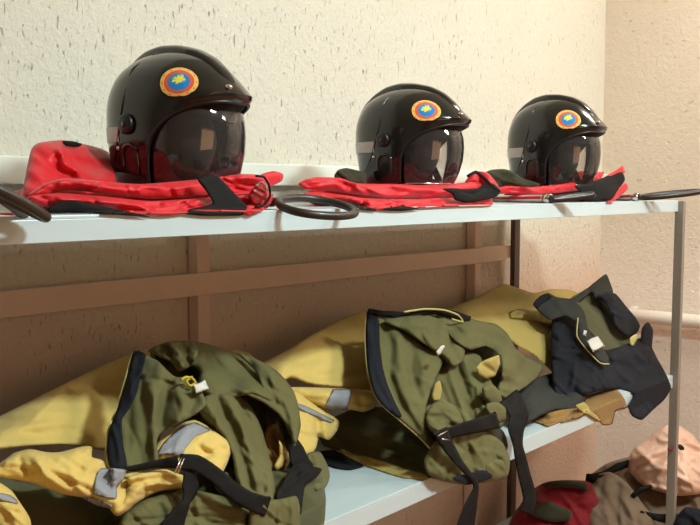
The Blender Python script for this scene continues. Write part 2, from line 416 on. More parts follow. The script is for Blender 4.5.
# ------------------------------------------------------------------ helmet
ZS = [0, .03, .07, .11, .135, .148, .157, .172, .19, .205, .22, .232, .240, .2435]
LF = [.108, .112, .116, .124, .140, .157, .167, .151, .132, .115, .095, .070, .038, .004]
LB = [.122, .132, .139, .143, .143, .141, .139, .134, .124, .111, .089, .063, .034, .004]
WW = [.100, .105, .109, .111, .111, .110, .109, .105, .098, .088, .072, .052, .028, .003]
def sect(z):
    return np.interp(z, ZS, LF), np.interp(z, ZS, LB), np.interp(z, ZS, WW)
def shell_mesh(off=0.0, nz=44, na=96, z0=0.0):
    zz = [z0 + (.2435 - z0) * math.sin(math.pi / 2 * i / nz) for i in range(nz + 1)]
    # smooth the tables
    v = []; f = []
    for z in zz:
        ks = [sect(min(max(z + d, 0), .2435)) for d in (-.0035, -.0015, 0, .0015, .0035)] if z < .232 else [sect(z)]
        lf, lb, w = np.mean(ks, 0)
        lf, lb, w = max(lf - off, .002), max(lb - off, .002), max(w - off, .002)
        for k in range(na):
            a = 2 * math.pi * k / na; c, s = math.cos(a), math.sin(a); n = 2.15
            x = (lf if c > 0 else lb) * math.copysign(abs(c) ** (2 / n), c); y = w * math.copysign(abs(s) ** (2 / n), s)
            v.append((x, y, z - off * (z / .24)))
    for i in range(nz):
        for k in range(na):
            f.append((i * na + k, i * na + (k + 1) % na, (i + 1) * na + (k + 1) % na, (i + 1) * na + k))
    f.append(tuple(range(nz * na, (nz + 1) * na)))
    return v, f
ARCH = [(.020, -.02), (.021, .03), (.025, .066), (.034, .088), (.050, .106), (.076, .124), (.105, .136), (.135, .144), (.185, .149)]
def bool_shell(parent):
    v, f = shell_mesh(); vi, fi = shell_mesh(.006)
    me = bpy.data.meshes.new('shell')
    n = len(v); na = 96
    faces = [q[::1] for q in f] + [tuple(i + n for i in q[::-1]) for q in fi]
    faces += [((k + 1) % na, k, k + n, (k + 1) % na + n) for k in range(na)]
    me.from_pydata(v + vi, [], faces); bm = bmesh.new(); bm.from_mesh(me); bmesh.ops.recalc_face_normals(bm, faces=bm.faces); bm.to_mesh(me); bm.free()
    o = bpy.data.objects.new('shell', me); C.objects.link(o)
    pr = [tuple(p) for p in catmull(ARCH, False, .008)] + [(.30, .150), (.30, -.05), (.02, -.05)]
    k = len(pr); cv = [(x, -.2, z) for x, z in pr] + [(x, .2, z) for x, z in pr]
    cf = [tuple(range(k)), tuple(range(2 * k - 1, k - 1, -1))] + [(i, i + k, (i + 1) % k + k, (i + 1) % k) for i in range(k)]
    cm = bpy.data.meshes.new('cut'); cm.from_pydata(cv, [], cf); bm = bmesh.new(); bm.from_mesh(cm); bmesh.ops.recalc_face_normals(bm, faces=bm.faces); bm.to_mesh(cm); bm.free()
    co = bpy.data.objects.new('cut', cm); C.objects.link(co)
    md = o.modifiers.new('b', 'BOOLEAN'); md.operation = 'DIFFERENCE'; md.object = co; md.solver = 'EXACT'
    dg = bpy.context.evaluated_depsgraph_get(); ev = bpy.data.meshes.new_from_object(o.evaluated_get(dg))
    o.modifiers.clear(); o.data = ev; ev.name = 'shell'; ev.materials.clear(); ev.materials.append(M['shell'])
    ev.polygons.foreach_set('use_smooth', [True] * len(ev.polygons))
    try: ev.set_sharp_from_angle(angle=math.radians(38))
    except Exception: pass
    bpy.data.objects.remove(co); o.parent = parent
    return o
def make_helmet():
    r = thing('fire_helmet', (0, 0, 0), 'x', 'helmet', 'black fire helmets on red bags')
    bool_shell(r)
    v, f = shell_mesh(); bvh = BVHTree.FromPolygons([Vector(p) for p in v], f)
    def proj(p, off=.001):
        """nearest outer shell point"""
        co, no, i, d = bvh.find_nearest(Vector(p)); no = Vector(no)
        if no.dot(Vector((co.x, co.y, co.z - .08))) < 0: no = -no
        return np.array(co + no * off), np.array(no)
    # crest
    prof = [(.152, .166), (.131, .189), (.112, .206), (.090, .2215), (.060, .2345), (.02, .2425), (-.02, .2435), (-.055, .236), (-.085, .222), (-.110, .203), (-.127, .182), (-.138, .155), (-.1425, .125)]
    pc = catmull(prof, False, .006); N = len(pc); K = 15; vv = []; ff = []
    dd = np.gradient(pc, axis=0); dd /= np.linalg.norm(dd, axis=1)[:, None]; nn = np.c_[-dd[:, 1], dd[:, 0]]
    nn = np.where((nn[:, :1] * pc[:, :1] + nn[:, 1:] * (pc[:, 1:] - .1)) < 0, -nn, nn)
    for i in range(N):
        s = i / (N - 1); w = np.interp(s, [0, .1, .3, .55, .85, 1], [.006, .022, .032, .034, .024, .014]); h = np.interp(s, [0, .1, .3, .6, .9, 1], [0, .005, .009, .0125, .009, 0])
        for k in range(K):
            u = -1 + 2 * k / (K - 1); y = u * w
            hh = h * (1 - abs(u) ** 5) - y * y / .2 - (.010 if abs(u) > .99 else 0)
            p = pc[i] + nn[i] * hh; vv.append((p[0], y, p[1]))
    for i in range(N - 1):
        for k in range(K - 1): ff.append((i * K + k, i * K + k + 1, (i + 1) * K + k + 1, (i + 1) * K + k))
    mk('crest', vv, ff, M['shell'], r, local=True)
    # brow / face opening trim
    def bead(pts, rad, name, mat, parent=r, flat=1): return MB().tube(pts, rad, 8, flat=flat).build(name, mat, parent, local=True)
    def at(x, z, sgn):
        lf, lb, w = sect(max(z, 0)); L = lf if x > 0 else lb; u = min(abs(x) / L, 1)
        return (x, sgn * w * (1 - u ** 2.15) ** (1 / 2.15), z)
    half = [p for p in catmull(ARCH, False, .004) if p[1] > .002]
    side = []
    for x, z in half:
        lf, lb, w = sect(z)
        if x >= lf * .995: break
        side.append((x, z))
    rp = [at(x, z, -1) for x, z in side]; lp = [at(x, z, 1) for x, z in side][::-1]
    bead(rp + lp, .0032, 'edge_trim', M['black'])
    # bottom rim bead round the back
    lf, lb, w = sect(0)
    rim = []
    for a in np.linspace(math.radians(82), math.radians(278), 50):
        c, s = math.cos(a), math.sin(a); rim.append(((lf if c > 0 else lb) * math.copysign(abs(c) ** .93, c), w * math.copysign(abs(s) ** .93, s), .001))
    bead(rim, .0032, 'edge_trim', M['black'])
    # visor
    vz = np.linspace(.152, .004, 22); th = np.linspace(-math.pi / 2, math.pi / 2, 45); vv = []; ff = []
    for z in vz:
        fx = np.interp(z, [0, .03, .06, .09, .115, .135, .152], [.114, .131, .141, .1445, .1425, .136, .124]); wy = np.interp(z, [0, .06, .152], [.096, .100, .098])
        for a in th: vv.append((.03 + (fx - .03) * math.cos(a) ** .85, wy * math.sin(a), z))
    T = len(th)
    for i in range(len(vz) - 1):
        for k in range(T - 1):
            if vv[i * T + k][0] > .168: continue
            ff.append((i * T + k, i * T + k + 1, (i + 1) * T + k + 1, (i + 1) * T + k))
    vo = mk('visor', vv, ff, M['visor'], r, local=True); vo['label'] = 'clear curved face visor'
    bead([vv[(len(vz) - 1) * T + k] for k in range(T)], .0016, 'visor_rim', M['chrome'], vo)
    # liner: padded inside
    v2, f2 = shell_mesh(.012, 20, 48, .02)
    keep = [q for q in f2 if not all(v2[i][0] > .02 and v2[i][2] < .125 for i in q)]
    mk('liner', v2, keep, M['liner'], r, local=True)
    MB().ball((-.005, 0, .085), (.085, .078, .082), 16).build('padding', M['liner'], r, local=True)
    MB().tube([(.10 * math.cos(a) * .95, .086 * math.sin(a), .135) for a in np.linspace(-1.5, 1.5, 20)], .009, 8, flat=1.8).build('headband', M['black'], r, local=True)
    MB().tube([(.03, -.085, .05), (.06, -.06, .012), (.075, 0, .004), (.06, .06, .012), (.03, .085, .05)], .007, 8, flat=1.5).build('chin_strap', M['webbing'], r, local=True)
    for sg in (-1, 1):
        # visor pivot knob
        p, n = proj((-.028, sg * .2, .106), 0)
        n = Vector(n); k = MB().tube([np.array(Vector(p) - n * .002), np.array(Vector(p) + n * .007), np.array(Vector(p) + n * .0095)], [.018, .0175, .014], 24).build('visor_knob', M['black'], r, local=True)
        MB().tube([np.array(Vector(p) + n * .009), np.array(Vector(p) + n * .0115)], [.006, .005], 14).build('screw', M['shell'], k, local=True)
        # ear ridge
        pts = [proj(q, .001)[0] for q in [(-.062, sg * .2, .022), (-.060, sg * .2, .05), (-.045, sg * .2, .066), (-.022, sg * .2, .068), (-.004, sg * .2, .056), (.002, sg * .2, .03), (-.004, sg * .2, .006)]]
        bead(catmull(pts, False, .004), .0036, 'ear_ridge', M['shell'])
        # seam line from crest to nape
        pts = [proj(q, 0)[0] for q in [(-.005, sg * .05, .26), (-.03, sg * .09, .21), (-.048, sg * .2, .165), (-.062, sg * .2, .12), (-.078, sg * .2, .085), (-.100, sg * .2, .05), (-.122, sg * .12, .012)]]
        bead(catmull(pts, False, .006), .0022, 'shell_seam', M['shell'])
        p, n = proj((-.078, sg * .2, .058), .001)
        o_ = MB().ball(p, .0042, 8).build('rivet', M['chrome'], r, local=True); o_['label'] = 'small bright rivet'
        # grey reflective patch
        vv = []; ff = []
        for i in range(6):
            for j in range(13):
                a = math.radians(110 + 62 * j / 12); z = .080 + .026 * i / 5
                vv.append(proj((math.cos(a) * .2, sg * math.sin(a) * .2, z + .0), .0012)[0] * np.array([1, 1, 0]) + np.array([0, 0, z]))
        for i in range(5):
            for j in range(12): ff.append((i * 13 + j, i * 13 + j + 1, (i + 1) * 13 + j + 1, (i + 1) * 13 + j))
        o_ = mk('reflective_patch', vv, ff, M['reflect'], r, local=True); o_['label'] = 'grey reflective patch'
        # emblem
        p, n = proj((.090, sg * .10, .185), 0); n = Vector(n)
        up = (Vector((0, 0, 1)) - n * n.z).normalized(); rt = up.cross(n).normalized()
        NR, NA = 14, 48; vv = [proj(p, .0014)[0]]; ff = []; fm = []
        mats = [M['e_y'], M['e_r'], M['e_b'], M['e_l'], M['e_g'], M['e_p']]
        for i in range(1, NR + 1):
            for k in range(NA):
                a = 2 * math.pi * k / NA; q = Vector(p) + (rt * math.cos(a) * 1.08 + up * math.sin(a) * .92) * (.0345 * i / NR)
                vv.append(proj(q + n * .004, .0014)[0])
        for k in range(NA):
            ff.append((0, 1 + k, 1 + (k + 1) % NA)); fm.append(3)
        for i in range(1, NR):
            for k in range(NA):
                ff.append((1 + (i - 1) * NA + k, 1 + i * NA + k, 1 + i * NA + (k + 1) % NA, 1 + (i - 1) * NA + (k + 1) % NA))
                rr = (i + .5) / NR; a = 2 * math.pi * (k + .5) / NA
                x, y = rr * math.cos(a), rr * math.sin(a)
                if rr > .92: c = 0
                elif rr > .85: c = 1 if (k % 4 == 0) else 0
                elif rr > .78: c = 0
                elif rr > .58: c = 1
                else:
                    sx, sy = x + .02, y - .14
                    sr = math.hypot(sx, sy); sa = math.atan2(sy, sx)
                    if sr < .17 + .14 * abs(math.cos(sa * 3.5)) * (1 + .4 * math.sin(sa * 2 + .6)): c = 3
                    elif sr < .36 and math.cos(sa * 4 + 1) > 0 and sy > -.25: c = 4 if sx < 0 else 5
                    else: c = 2
                fm.append(c)
        e = mk('emblem', vv, ff, None, r, local=True, mats=mats, fm=fm); e['label'] = 'round emblem with yellow rim, orange ring and blue centre'
    # brow stud
    p, n = proj((.152, -.028, .172), .001)
    MB().ball(p, (.008, .007, .005), 8).build('brow_plate', M['chrome'], r, local=True)
    return r
H0 = make_helmet()
def place_helmet(o, px, Y, zb, deg, label, s=(1, 1, 1)):
    r = ray(px, 190); t = Y / r[1]; p = CAM + r * t
    o.location = (p[0], p[1], EYE + zb); o.rotation_euler = (0, 0, math.radians(deg)); o['label'] = label; o.scale = s; return o

# ------------------------------------------------------------------ red bags
def pillow(name, foot, z0, z1, mat, parent, er=.03, nz=.004, seed=0, step=.012):
    """a soft slab: footprint (x,y) polygon, rounded edges, wrinkled"""
    poly = catmull(foot, True, step); lo = poly.min(0); hi = poly.max(0)
    xs = np.arange(lo[0], hi[0], step); ys = np.arange(lo[1], hi[1], step)
    g = np.array([(x + (j % 2) * step / 2, y) for j, y in enumerate(ys) for x in xs]); g = g[inside(g, poly)]; g = g[segdist(g, poly) > step * .5]
    pts = np.vstack([poly, g]); res = delaunay_2d_cdt([Vector(p) for p in pts], [], [list(range(len(poly)))], 1, 1e-7)
    q = np.array([tuple(v) for v in res[0]]); tris = [tuple(t) for t in res[2]]
    e = segdist(q, poly); bd = e < 1e-5; pr = np.sqrt(np.clip(1 - (1 - np.clip(e / er, 0, 1)) ** 2, 0, 1))
    zm = z0 + (z1 - z0) * .45
    nn = np.array([noise.noise((a * 14, b_ * 14, seed)) + .6 * (1 - 2 * abs(noise.noise((a * 22, b_ * 9, seed + 4)))) for a, b_ in q])
    top = zm + (z1 - zm) * pr + nz * nn; bot = zm - (zm - z0) * pr
    idx = np.arange(len(q)); nb = np.where(~bd)[0]; mp = idx.copy(); mp[nb] = len(q) + np.arange(len(nb))
    v = np.vstack([np.c_[q, np.where(bd, zm + nz * nn, top)], np.c_[q[nb], bot[nb]]])
    fs = list(tris) + [(mp[c], mp[b_], mp[a]) for a, b_, c in tris]
    seen = set(); out = []
    for fc in fs:
        k = tuple(sorted(fc))
        if k not in seen: seen.add(k); out.append(fc)
    return mk(name, v, out, mat, parent)
def xy(px, y): r = ray(px, 190); t = y / r[1]; return (r[0] * t, y)

def bag_one():
    g = thing('red_bag', (.98, 1.38, TOP), 'folded red nylon bag with black strap, under the largest and nearest helmet at left', 'bag', 'folded red bags')
    pillow('body', [(.74, 1.26), (.92, 1.235), (1.12, 1.225), (1.22, 1.25), (1.24, 1.40), (1.2, 1.55), (1.0, 1.60), (.84, 1.56), (.78, 1.42)], TOP, EYE + .004, M['red'], g, .04, .003, 1)
    panel('back_fold', [(23, 196), (26, 172), (31, 150), (38, 143), (62, 140), (84, 144), (108, 152), (116, 175), (112, 190), (80, 196), (40, 205)], [(30, 200, 1.28), (60, 141, 1.42), (110, 155, 1.50), (110, 190, 1.32)], M['red'], g, f=.045, b=.05, R=24,
          creases=[([(36, 152), (60, 172), (72, 182)], -.010, 5), ([(60, 150), (64, 165), (90, 176), (108, 180)], .012, 6), ([(58, 158), (60, 168), (72, 174)], -.012, 4), ([(28, 170), (50, 185)], .006, 5)], wr=(.006, 18, 30, 2.2))
    panel('upper_fold', [(26, 197), (44, 184), (66, 178), (100, 181), (140, 184), (180, 181), (212, 178), (240, 174), (260, 175), (270, 181), (262, 190), (240, 194), (200, 197), (150, 199), (100, 193), (66, 190), (44, 196)], [(30, 195, 1.24), (140, 190, 1.215), (265, 182, 1.24)], M['red'], g, f=.02, b=.03, R=9,
          creases=[([(140, 186), (165, 190), (190, 186)], .006, 4), ([(160, 184), (172, 192)], -.006, 3), ([(60, 182), (110, 188), (140, 190)], .005, 4), ([(225, 180), (250, 186)], -.005, 4)], wr=(.005, 9, 8, 3), step=2.4)
    panel('lower_fold', [(22, 204), (30, 196), (60, 193), (100, 196), (150, 201), (200, 198), (236, 194), (262, 191), (272, 195), (270, 206), (254, 214), (236, 213), (200, 212), (166, 216), (140, 214), (100, 209), (60, 207), (28, 207)], [(25, 204, 1.22), (140, 207, 1.19), (268, 202, 1.2)], M['red'], g, f=.016, b=.03, R=8,
          creases=[([(60, 198), (120, 204), (160, 212)], .005, 3), ([(150, 205), (190, 203), (215, 200)], -.004, 3), ([(120, 208), (160, 205)], -.004, 2.5)], wr=(.005, 8, 6, 3), step=2.4)
    panel('corner_flap', [(252, 184), (262, 174), (274, 171), (283, 174), (282, 181), (272, 186), (262, 192)], 1.26, M['red'], g, f=.008, b=.02, R=6, step=2.2)
    s, _ = panel('strap', [(197, 178), (217, 176), (228, 186), (240, 199), (247, 206), (243, 215), (226, 216), (205, 216), (186, 214), (190, 209), (212, 204), (208, 194)], [(205, 178, 1.175), (242, 210, 1.155), (190, 212, 1.165)], M['webbing'], g, f=.003, b=.004, R=3, step=2.4); s['label'] = 'black webbing strap'
    s, _ = panel('base_patch', [(46, 210), (58, 203), (72, 200), (90, 204), (116, 209), (140, 214), (150, 217), (120, 215), (96, 213), (60, 212)], [(50, 208, 1.19), (100, 209, 1.17), (148, 216, 1.165)], M['webbing'], g, f=.003, b=.01, R=4, step=2.4); s['label'] = 'black base patch'
    panel('strap', [(62, 141), (72, 141), (82, 144), (78, 147), (66, 146)], [(62, 141, 1.375), (82, 144, 1.395)], M['webbing'], g, f=.003, b=.006, R=3, step=2.2)
    bk, _ = panel('pull_tab', [(248, 196), (254, 187), (262, 181), (267, 186), (267, 197), (262, 205), (254, 206)], 1.165, M['redclip'], g, f=.012, b=.008, R=5, creases=[([(252, 190), (262, 196)], .004, 1.5), ([(256, 186), (265, 191)], .004, 1.5)], step=1.8); bk['label'] = 'glossy dark red pull tab'
    MB().tube([P(a, b_, 1.155) for a, b_ in catmull([(256, 176), (264, 177), (269, 185), (270, 196), (264, 205), (255, 207)], False, 3)], .0022, 7).build('edge_cord', M['webbing'], g)
    panel('corner_flap', [(246, 206), (258, 203), (268, 197), (273, 194), (271, 203), (262, 210), (250, 216), (245, 214)], 1.165, M['red'], g, f=.006, b=.01, R=5, step=2.2)
def bag_two():
    g = thing('red_bag', (1.8, 1.4, TOP), 'folded red nylon bag with black band, under the middle helmet', 'bag', 'folded red bags')
    pillow('body', [xy(306, 1.36), xy(360, 1.27), xy(440, 1.24), xy(480, 1.24), xy(484, 1.42), xy(420, 1.6), xy(340, 1.6), xy(310, 1.5)], TOP, EYE + .012, M['red'], g, .04, .003, 2)
    panel('upper_fold', [(298, 184), (306, 179), (318, 177), (340, 178), (356, 183), (380, 184), (410, 185), (432, 188), (452, 184), (470, 182), (492, 184), (494, 194), (470, 197), (440, 199), (412, 198), (388, 198), (360, 195), (330, 191), (306, 189)], [(300, 184, 1.30), (390, 192, 1.24), (494, 188, 1.2)], M['red'], g, f=.016, b=.03, R=8,
          creases=[([(356, 184), (362, 193), (372, 200)], .007, 4), ([(380, 187), (405, 192), (430, 194)], -.004, 3), ([(312, 180), (340, 184)], .004, 3), ([(395, 186), (420, 190), (450, 190)], .004, 3)], wr=(.004, 8, 8, 3), step=2.3)
    panel('lower_fold', [(304, 193), (320, 192), (350, 196), (362, 198), (390, 199), (420, 199), (440, 198), (466, 198), (490, 196), (492, 205), (470, 206), (440, 207), (420, 208), (400, 206), (380, 210), (370, 208), (352, 203), (322, 199), (306, 197)], [(305, 195, 1.28), (380, 205, 1.19), (490, 202, 1.17)], M['red'], g, f=.012, b=.03, R=6,
          creases=[([(366, 199), (374, 208)], .005, 2.5), ([(385, 208), (408, 201), (440, 203)], -.005, 2.5), ([(320, 195), (352, 199)], .004, 2)], wr=(.004, 7, 6, 3), step=2.2)
    s, _ = panel('base_patch', [(340, 201), (352, 203), (372, 208), (376, 211), (356, 209), (344, 206)], 1.20, M['webbing'], g, f=.002, b=.008, R=3, step=2.2); s['label'] = 'black base patch'
    panel('base_patch', [(380, 210), (392, 206), (408, 207), (420, 209), (400, 211)], 1.18, M['webbing'], g, f=.002, b=.008, R=3, step=2.2)
    s, _ = panel('band', [(442, 189), (452, 188), (464, 189), (478, 188), (486, 182), (494, 184), (501, 191), (496, 197), (484, 200), (468, 203), (455, 200), (452, 194)], [(445, 190, 1.165), (470, 195, 1.15), (498, 190, 1.15)], M['webbing'], g, f=.004, b=.008, R=4, creases=[([(462, 191), (474, 194), (486, 187)], -.003, 2)], step=2.2); s['label'] = 'black band'
    panel('corner_roll', [(464, 184), (470, 175), (478, 171), (488, 173), (496, 182), (500, 190), (494, 192), (484, 189), (474, 186)], [(466, 184, 1.24), (498, 188, 1.17)], M['red'], g, f=.02, b=.03, R=8, creases=[([(478, 174), (482, 184)], -.008, 3)], step=2.2)
    MB().tube([P(a, b_, 1.15) for a, b_ in catmull([(468, 176), (476, 172), (484, 178), (492, 186), (499, 191)], False, 3)], .004, 7).build('edge_cord', M['webbing'], g)
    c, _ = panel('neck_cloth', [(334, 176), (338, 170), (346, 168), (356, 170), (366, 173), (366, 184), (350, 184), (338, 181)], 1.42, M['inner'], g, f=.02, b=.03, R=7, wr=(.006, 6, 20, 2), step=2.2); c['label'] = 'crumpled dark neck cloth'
def bag_three():
    g = thing('red_bag', (2.45, 1.4, TOP), 'folded dark red bag with black band, under the smallest helmet at right', 'bag', 'folded red bags')
    pillow('body', [xy(505, 1.36), xy(530, 1.27), xy(580, 1.22), xy(612, 1.2), xy(614, 1.34), xy(580, 1.5), xy(530, 1.56), xy(508, 1.48)], TOP, EYE + .008, M['darkred'], g, .04, .003, 3)
    panel('upper_fold', [(492, 190), (505, 186), (530, 187), (555, 185), (574, 182), (592, 176), (600, 176), (596, 188), (580, 191), (556, 193), (530, 195), (505, 194), (494, 194)], [(495, 190, 1.3), (550, 190, 1.22), (596, 182, 1.2)], M['red'], g, f=.012, b=.03, R=6, creases=[([(510, 190), (550, 190)], -.004, 2.5), ([(556, 187), (580, 188)], .004, 3)], wr=(.004, 7, 5, 3), step=2.2)
    c, _ = panel('open_mouth', [(556, 184), (566, 174), (580, 171), (596, 172), (604, 172), (600, 180), (586, 184), (570, 188)], [(556, 182, 1.32), (602, 174, 1.27)], M['red'], g, f=.014, b=.03, R=7, creases=[([(566, 180), (596, 175)], -.006, 3)], wr=(.006, 7, -12, 2.5), step=2.2)
    s, _ = panel('band', [(574, 186), (586, 184), (594, 181), (602, 178), (612, 174), (622, 172), (625, 180), (618, 190), (612, 199), (598, 201), (584, 200), (580, 192)], [(578, 188, 1.17), (600, 190, 1.15), (622, 178, 1.17)], M['webbing'], g, f=.006, b=.01, R=5, step=2.2); s['label'] = 'black band'
    panel('corner_roll', [(594, 183), (606, 176), (616, 170), (623, 166), (625, 173), (616, 176), (606, 180), (598, 185)], [(598, 182, 1.16), (624, 170, 1.175)], M['red'], g, f=.008, b=.01, R=4, step=2)
    panel('corner_flap', [(606, 201), (616, 190), (626, 183), (628, 189), (618, 198), (612, 203)], 1.165, M['red'], g, f=.006, b=.02, R=4, step=2)
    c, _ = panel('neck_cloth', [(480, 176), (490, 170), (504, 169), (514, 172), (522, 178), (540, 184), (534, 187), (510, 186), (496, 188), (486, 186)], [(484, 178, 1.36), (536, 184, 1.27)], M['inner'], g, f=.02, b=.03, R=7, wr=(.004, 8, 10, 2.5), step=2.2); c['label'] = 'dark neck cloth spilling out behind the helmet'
bag_one(); bag_two(); bag_three()
H1 = H0
H2 = copy_tree(H0); H3 = copy_tree(H0)
place_helmet(H1, 177, 1.37, .004, -79, 'glossy black fire helmet with clear visor, largest and leftmost, nearest the camera', (.985,.985,1.065))
place_helmet(H2, 409, 1.385, .012, -77, 'glossy black fire helmet standing in the middle between the other two', (1.0,1.0,1.03))
place_helmet(H3, 552.5, 1.31, .010, -86, 'glossy black fire helmet farthest right, close to the shelf end', (1.0,1.0,1.11))

# ------------------------------------------------------------------ tools with loop ends
def tool(label, rod0, rod1, loopc, u, v, rr=.0115, lr=.009):
    """rod from rod0 to rod1 (3D), loop: centre, half axis u (long), v (short)"""
    rod0, rod1, loopc, u, v = [np.array(a, float) for a in (rod0, rod1, loopc, u, v)]
    d = rod1 - rod0; L = np.linalg.norm(d); d /= L
    g = thing('looped_tool', tuple(rod1), label, 'tool', 'loop ended tools on the top shelf')
    MB().tube([rod0, rod1], rr, 16).build('handle', M['silver'], g)
    sd = np.cross(d, [0, 0, 1.0]); sd /= np.linalg.norm(sd)
    toward = -sd if np.dot(-sd, rod1 - CAM) < 0 else sd
    off = toward * rr * .72 + np.array([0, 0, rr * .3])
    s = MB().tube([rod0 + off, rod1 + off - d * .02], rr * .4, 8).build('stripe', M['red_stripe'], g); s['label'] = 'red stripe'
    MB().tube([rod1 - d * .012, rod1 + d * .012], rr * 1.18, 16).build('ferrule', M['chrome'], g)
    MB().tube([rod1 + d * .010, loopc - u * .97], [rr * .9, lr], 12).build('neck', M['loop'], g)
    pts = [loopc + u * math.cos(a) + v * math.sin(a) * (1 - .12 * math.cos(a)) for a in np.linspace(0, 2 * math.pi, 48, endpoint=False)]
    l = MB().tube(pts, lr, 12, closed=True).build('loop', M['loop'], g); l['label'] = 'dark glossy loop'
# leftmost: loop tips up toward the camera at the frame edge
r1 = P(24, 217, 1.14); r0 = P(-60, 216, 1.5)
tool('looped tool cut off by the left edge of the view, black loop tipped up', r0, r1, (P(44, 217, 1.09) + P(-20, 182, 1.06)) / 2, (P(-20, 182, 1.06) - P(44, 217, 1.09)) / 2 * -1, np.array([.012, -.012, -.006]), .008, .0072)
r1 = P(270, 202, 1.19); r0 = P(225, 203, 1.42)
a, b = P(280, 201, 1.15), P(355, 213, 1.06)
n1, n2 = P(320, 198, 1.16), P(305, 214, 1.07)
tool('looped tool between the left and middle red bags, dark loop over the shelf edge', r0, r1, (a + b) / 2, (b - a) / 2, (n2 - n1) * .43, .008, .0076)
r1 = P(548, 199, 1.14); r0 = P(474, 199.5, 1.5)
a, b = P(554, 199, 1.12), P(592, 195, 1.05)
tool('looped tool between middle and right red bags, silver handle with red stripe', r0, r1, (a + b) / 2, (b - a) / 2, np.array([.014, -.010, .004]))
r1 = P(636, 197, 1.145); r0 = P(604, 198, 1.35)
a, b = P(642, 197, 1.13), P(699, 192, .985)
tool('looped tool at the right shelf end, black loop reaching past the corner', r0, r1, (a + b) / 2, (b - a) / 2, np.array([.028, -.012, .006]))

# ------------------------------------------------------------------ lower shelf: first bundle
def jacket_one():
    g = thing('yellow_jacket', (.85, 1.45, LOW), 'yellow fire jacket with grey bands, folded under the leftmost olive trousers', 'jacket', 'yellow fire jackets on the lower shelf')
    panel('body', [(-14, 422), (0, 416), (30, 401), (60, 386), (95, 369), (126, 356), (150, 350), (170, 372), (160, 440), (140, 456), (100, 450), (60, 445), (20, 447), (-14, 450)], [(-10, 420, 1.48), (140, 352, 1.70), (0, 446, 1.32), (150, 452, 1.42), (60, 410, 1.47)], M['yellow'], g, f=.045, b=.05, R=26,
          creases=[([(-10, 408), (40, 420), (100, 410)], .006, 12), ([(10, 438), (60, 430), (105, 432)], -.005, 6), ([(95, 378), (100, 395)], -.006, 6)], wr=(.006, 16, -12, 2.5))
    _, s1 = panel('sleeve', [(-14, 466), (0, 463), (14, 453), (30, 449), (46, 452), (60, 452), (84, 446), (92, 447), (92, 457), (102, 460), (110, 468), (126, 468), (142, 471), (150, 482), (140, 492), (130, 505), (116, 515), (108, 508), (90, 499), (62, 494), (32, 483), (0, 477), (-14, 476)], [(0, 467, 1.22), (60, 470, 1.2), (130, 478, 1.2), (115, 512, 1.15)], M['yellow'], g, f=.04, b=.04, R=20,
          creases=[([(20, 460), (26, 474)], -.006, 3), ([(38, 458), (44, 478)], .005, 4), ([(60, 460), (90, 470)], .006, 5), ([(10, 466), (40, 470)], -.005, 3), ([(84, 448), (80, 470)], -.006, 5)], wr=(.006, 12, 20, 2.0))
    _, sf = panel('cuff', [(112, 511), (122, 500), (128, 486), (126, 477), (140, 473), (164, 469), (176, 473), (190, 478), (186, 488), (160, 491), (146, 497), (136, 504), (128, 511), (117, 516)], [(115, 512, 1.145), (130, 480, 1.16), (188, 480, 1.17)], M['yellow'], g, f=.022, b=.02, R=9,
          creases=[([(130, 484), (160, 478), (186, 480)], -.008, 3), ([(133, 494), (145, 484)], .006, 4)], wr=(.004, 7, -10, 2))
    panel('reflective_band', [(96, 476), (101, 468), (112, 468), (127, 470), (123, 480), (117, 488), (117, 498), (106, 498), (93, 494)], None, M['grey'], g, f=.002, b=.003, R=3, on=lambda q: np.minimum(s1(q), sf(q) + 8 * (q[:, 0] < 112)), off=.004, rnd=.3)
    panel('reflective_band', [(84, 496), (98, 500), (112, 505), (110, 509), (96, 505), (84, 499)], None, M['grey'], g, f=.002, b=.003, R=2, on=s1, off=.006)
    _, s2 = panel('sleeve_end', [(148, 460), (158, 442), (178, 425), (195, 420), (214, 430), (228, 441), (231, 452), (226, 466), (219, 478), (206, 473), (190, 468), (172, 466)], [(150, 458, 1.2), (195, 421, 1.24), (230, 450, 1.19), (218, 476, 1.15)], M['yellow'], g, f=.035, b=.03, R=16,
          creases=[([(200, 448), (214, 456), (224, 450)], -.010, 3.5), ([(185, 458), (205, 446)], .006, 5), ([(206, 462), (222, 452)], .006, 3)], wr=(.004, 8, -35, 2))
    panel('reflective_band', [(156, 455), (164, 442), (180, 427), (195, 422), (211, 430), (196, 436), (186, 448), (181, 457), (168, 454)], None, M['grey'], g, f=.002, b=.003, R=3, on=s2, off=.003, rnd=.3)
    panel('collar', [(226, 352), (238, 350), (250, 354), (258, 362), (250, 370), (236, 366)], 1.5, M['tan'], g, f=.015, b=.02, R=6, step=2.4)
    _, s3 = panel('sleeve', [(272, 402), (284, 391), (297, 391), (310, 399), (325, 410), (339, 421), (337, 431), (329, 440), (319, 437), (316, 448), (309, 457), (299, 457), (291, 444), (287, 420)], [(280, 395, 1.40), (338, 425, 1.36), (305, 455, 1.3)], M['yellow'], g, f=.03, b=.03, R=12,
          creases=[([(318, 420), (317, 436)], -.012, 4), ([(298, 434), (312, 437), (320, 436)], -.010, 3), ([(300, 400), (325, 418)], .004, 5)], wr=(.003, 8, 35, 2))
    panel('reflective_band', [(297, 403), (308, 407), (322, 414), (334, 420), (331, 423), (318, 418), (306, 412), (297, 408)], None, M['grey'], g, f=.002, b=.002, R=2, on=s3, off=.003, step=2.2)
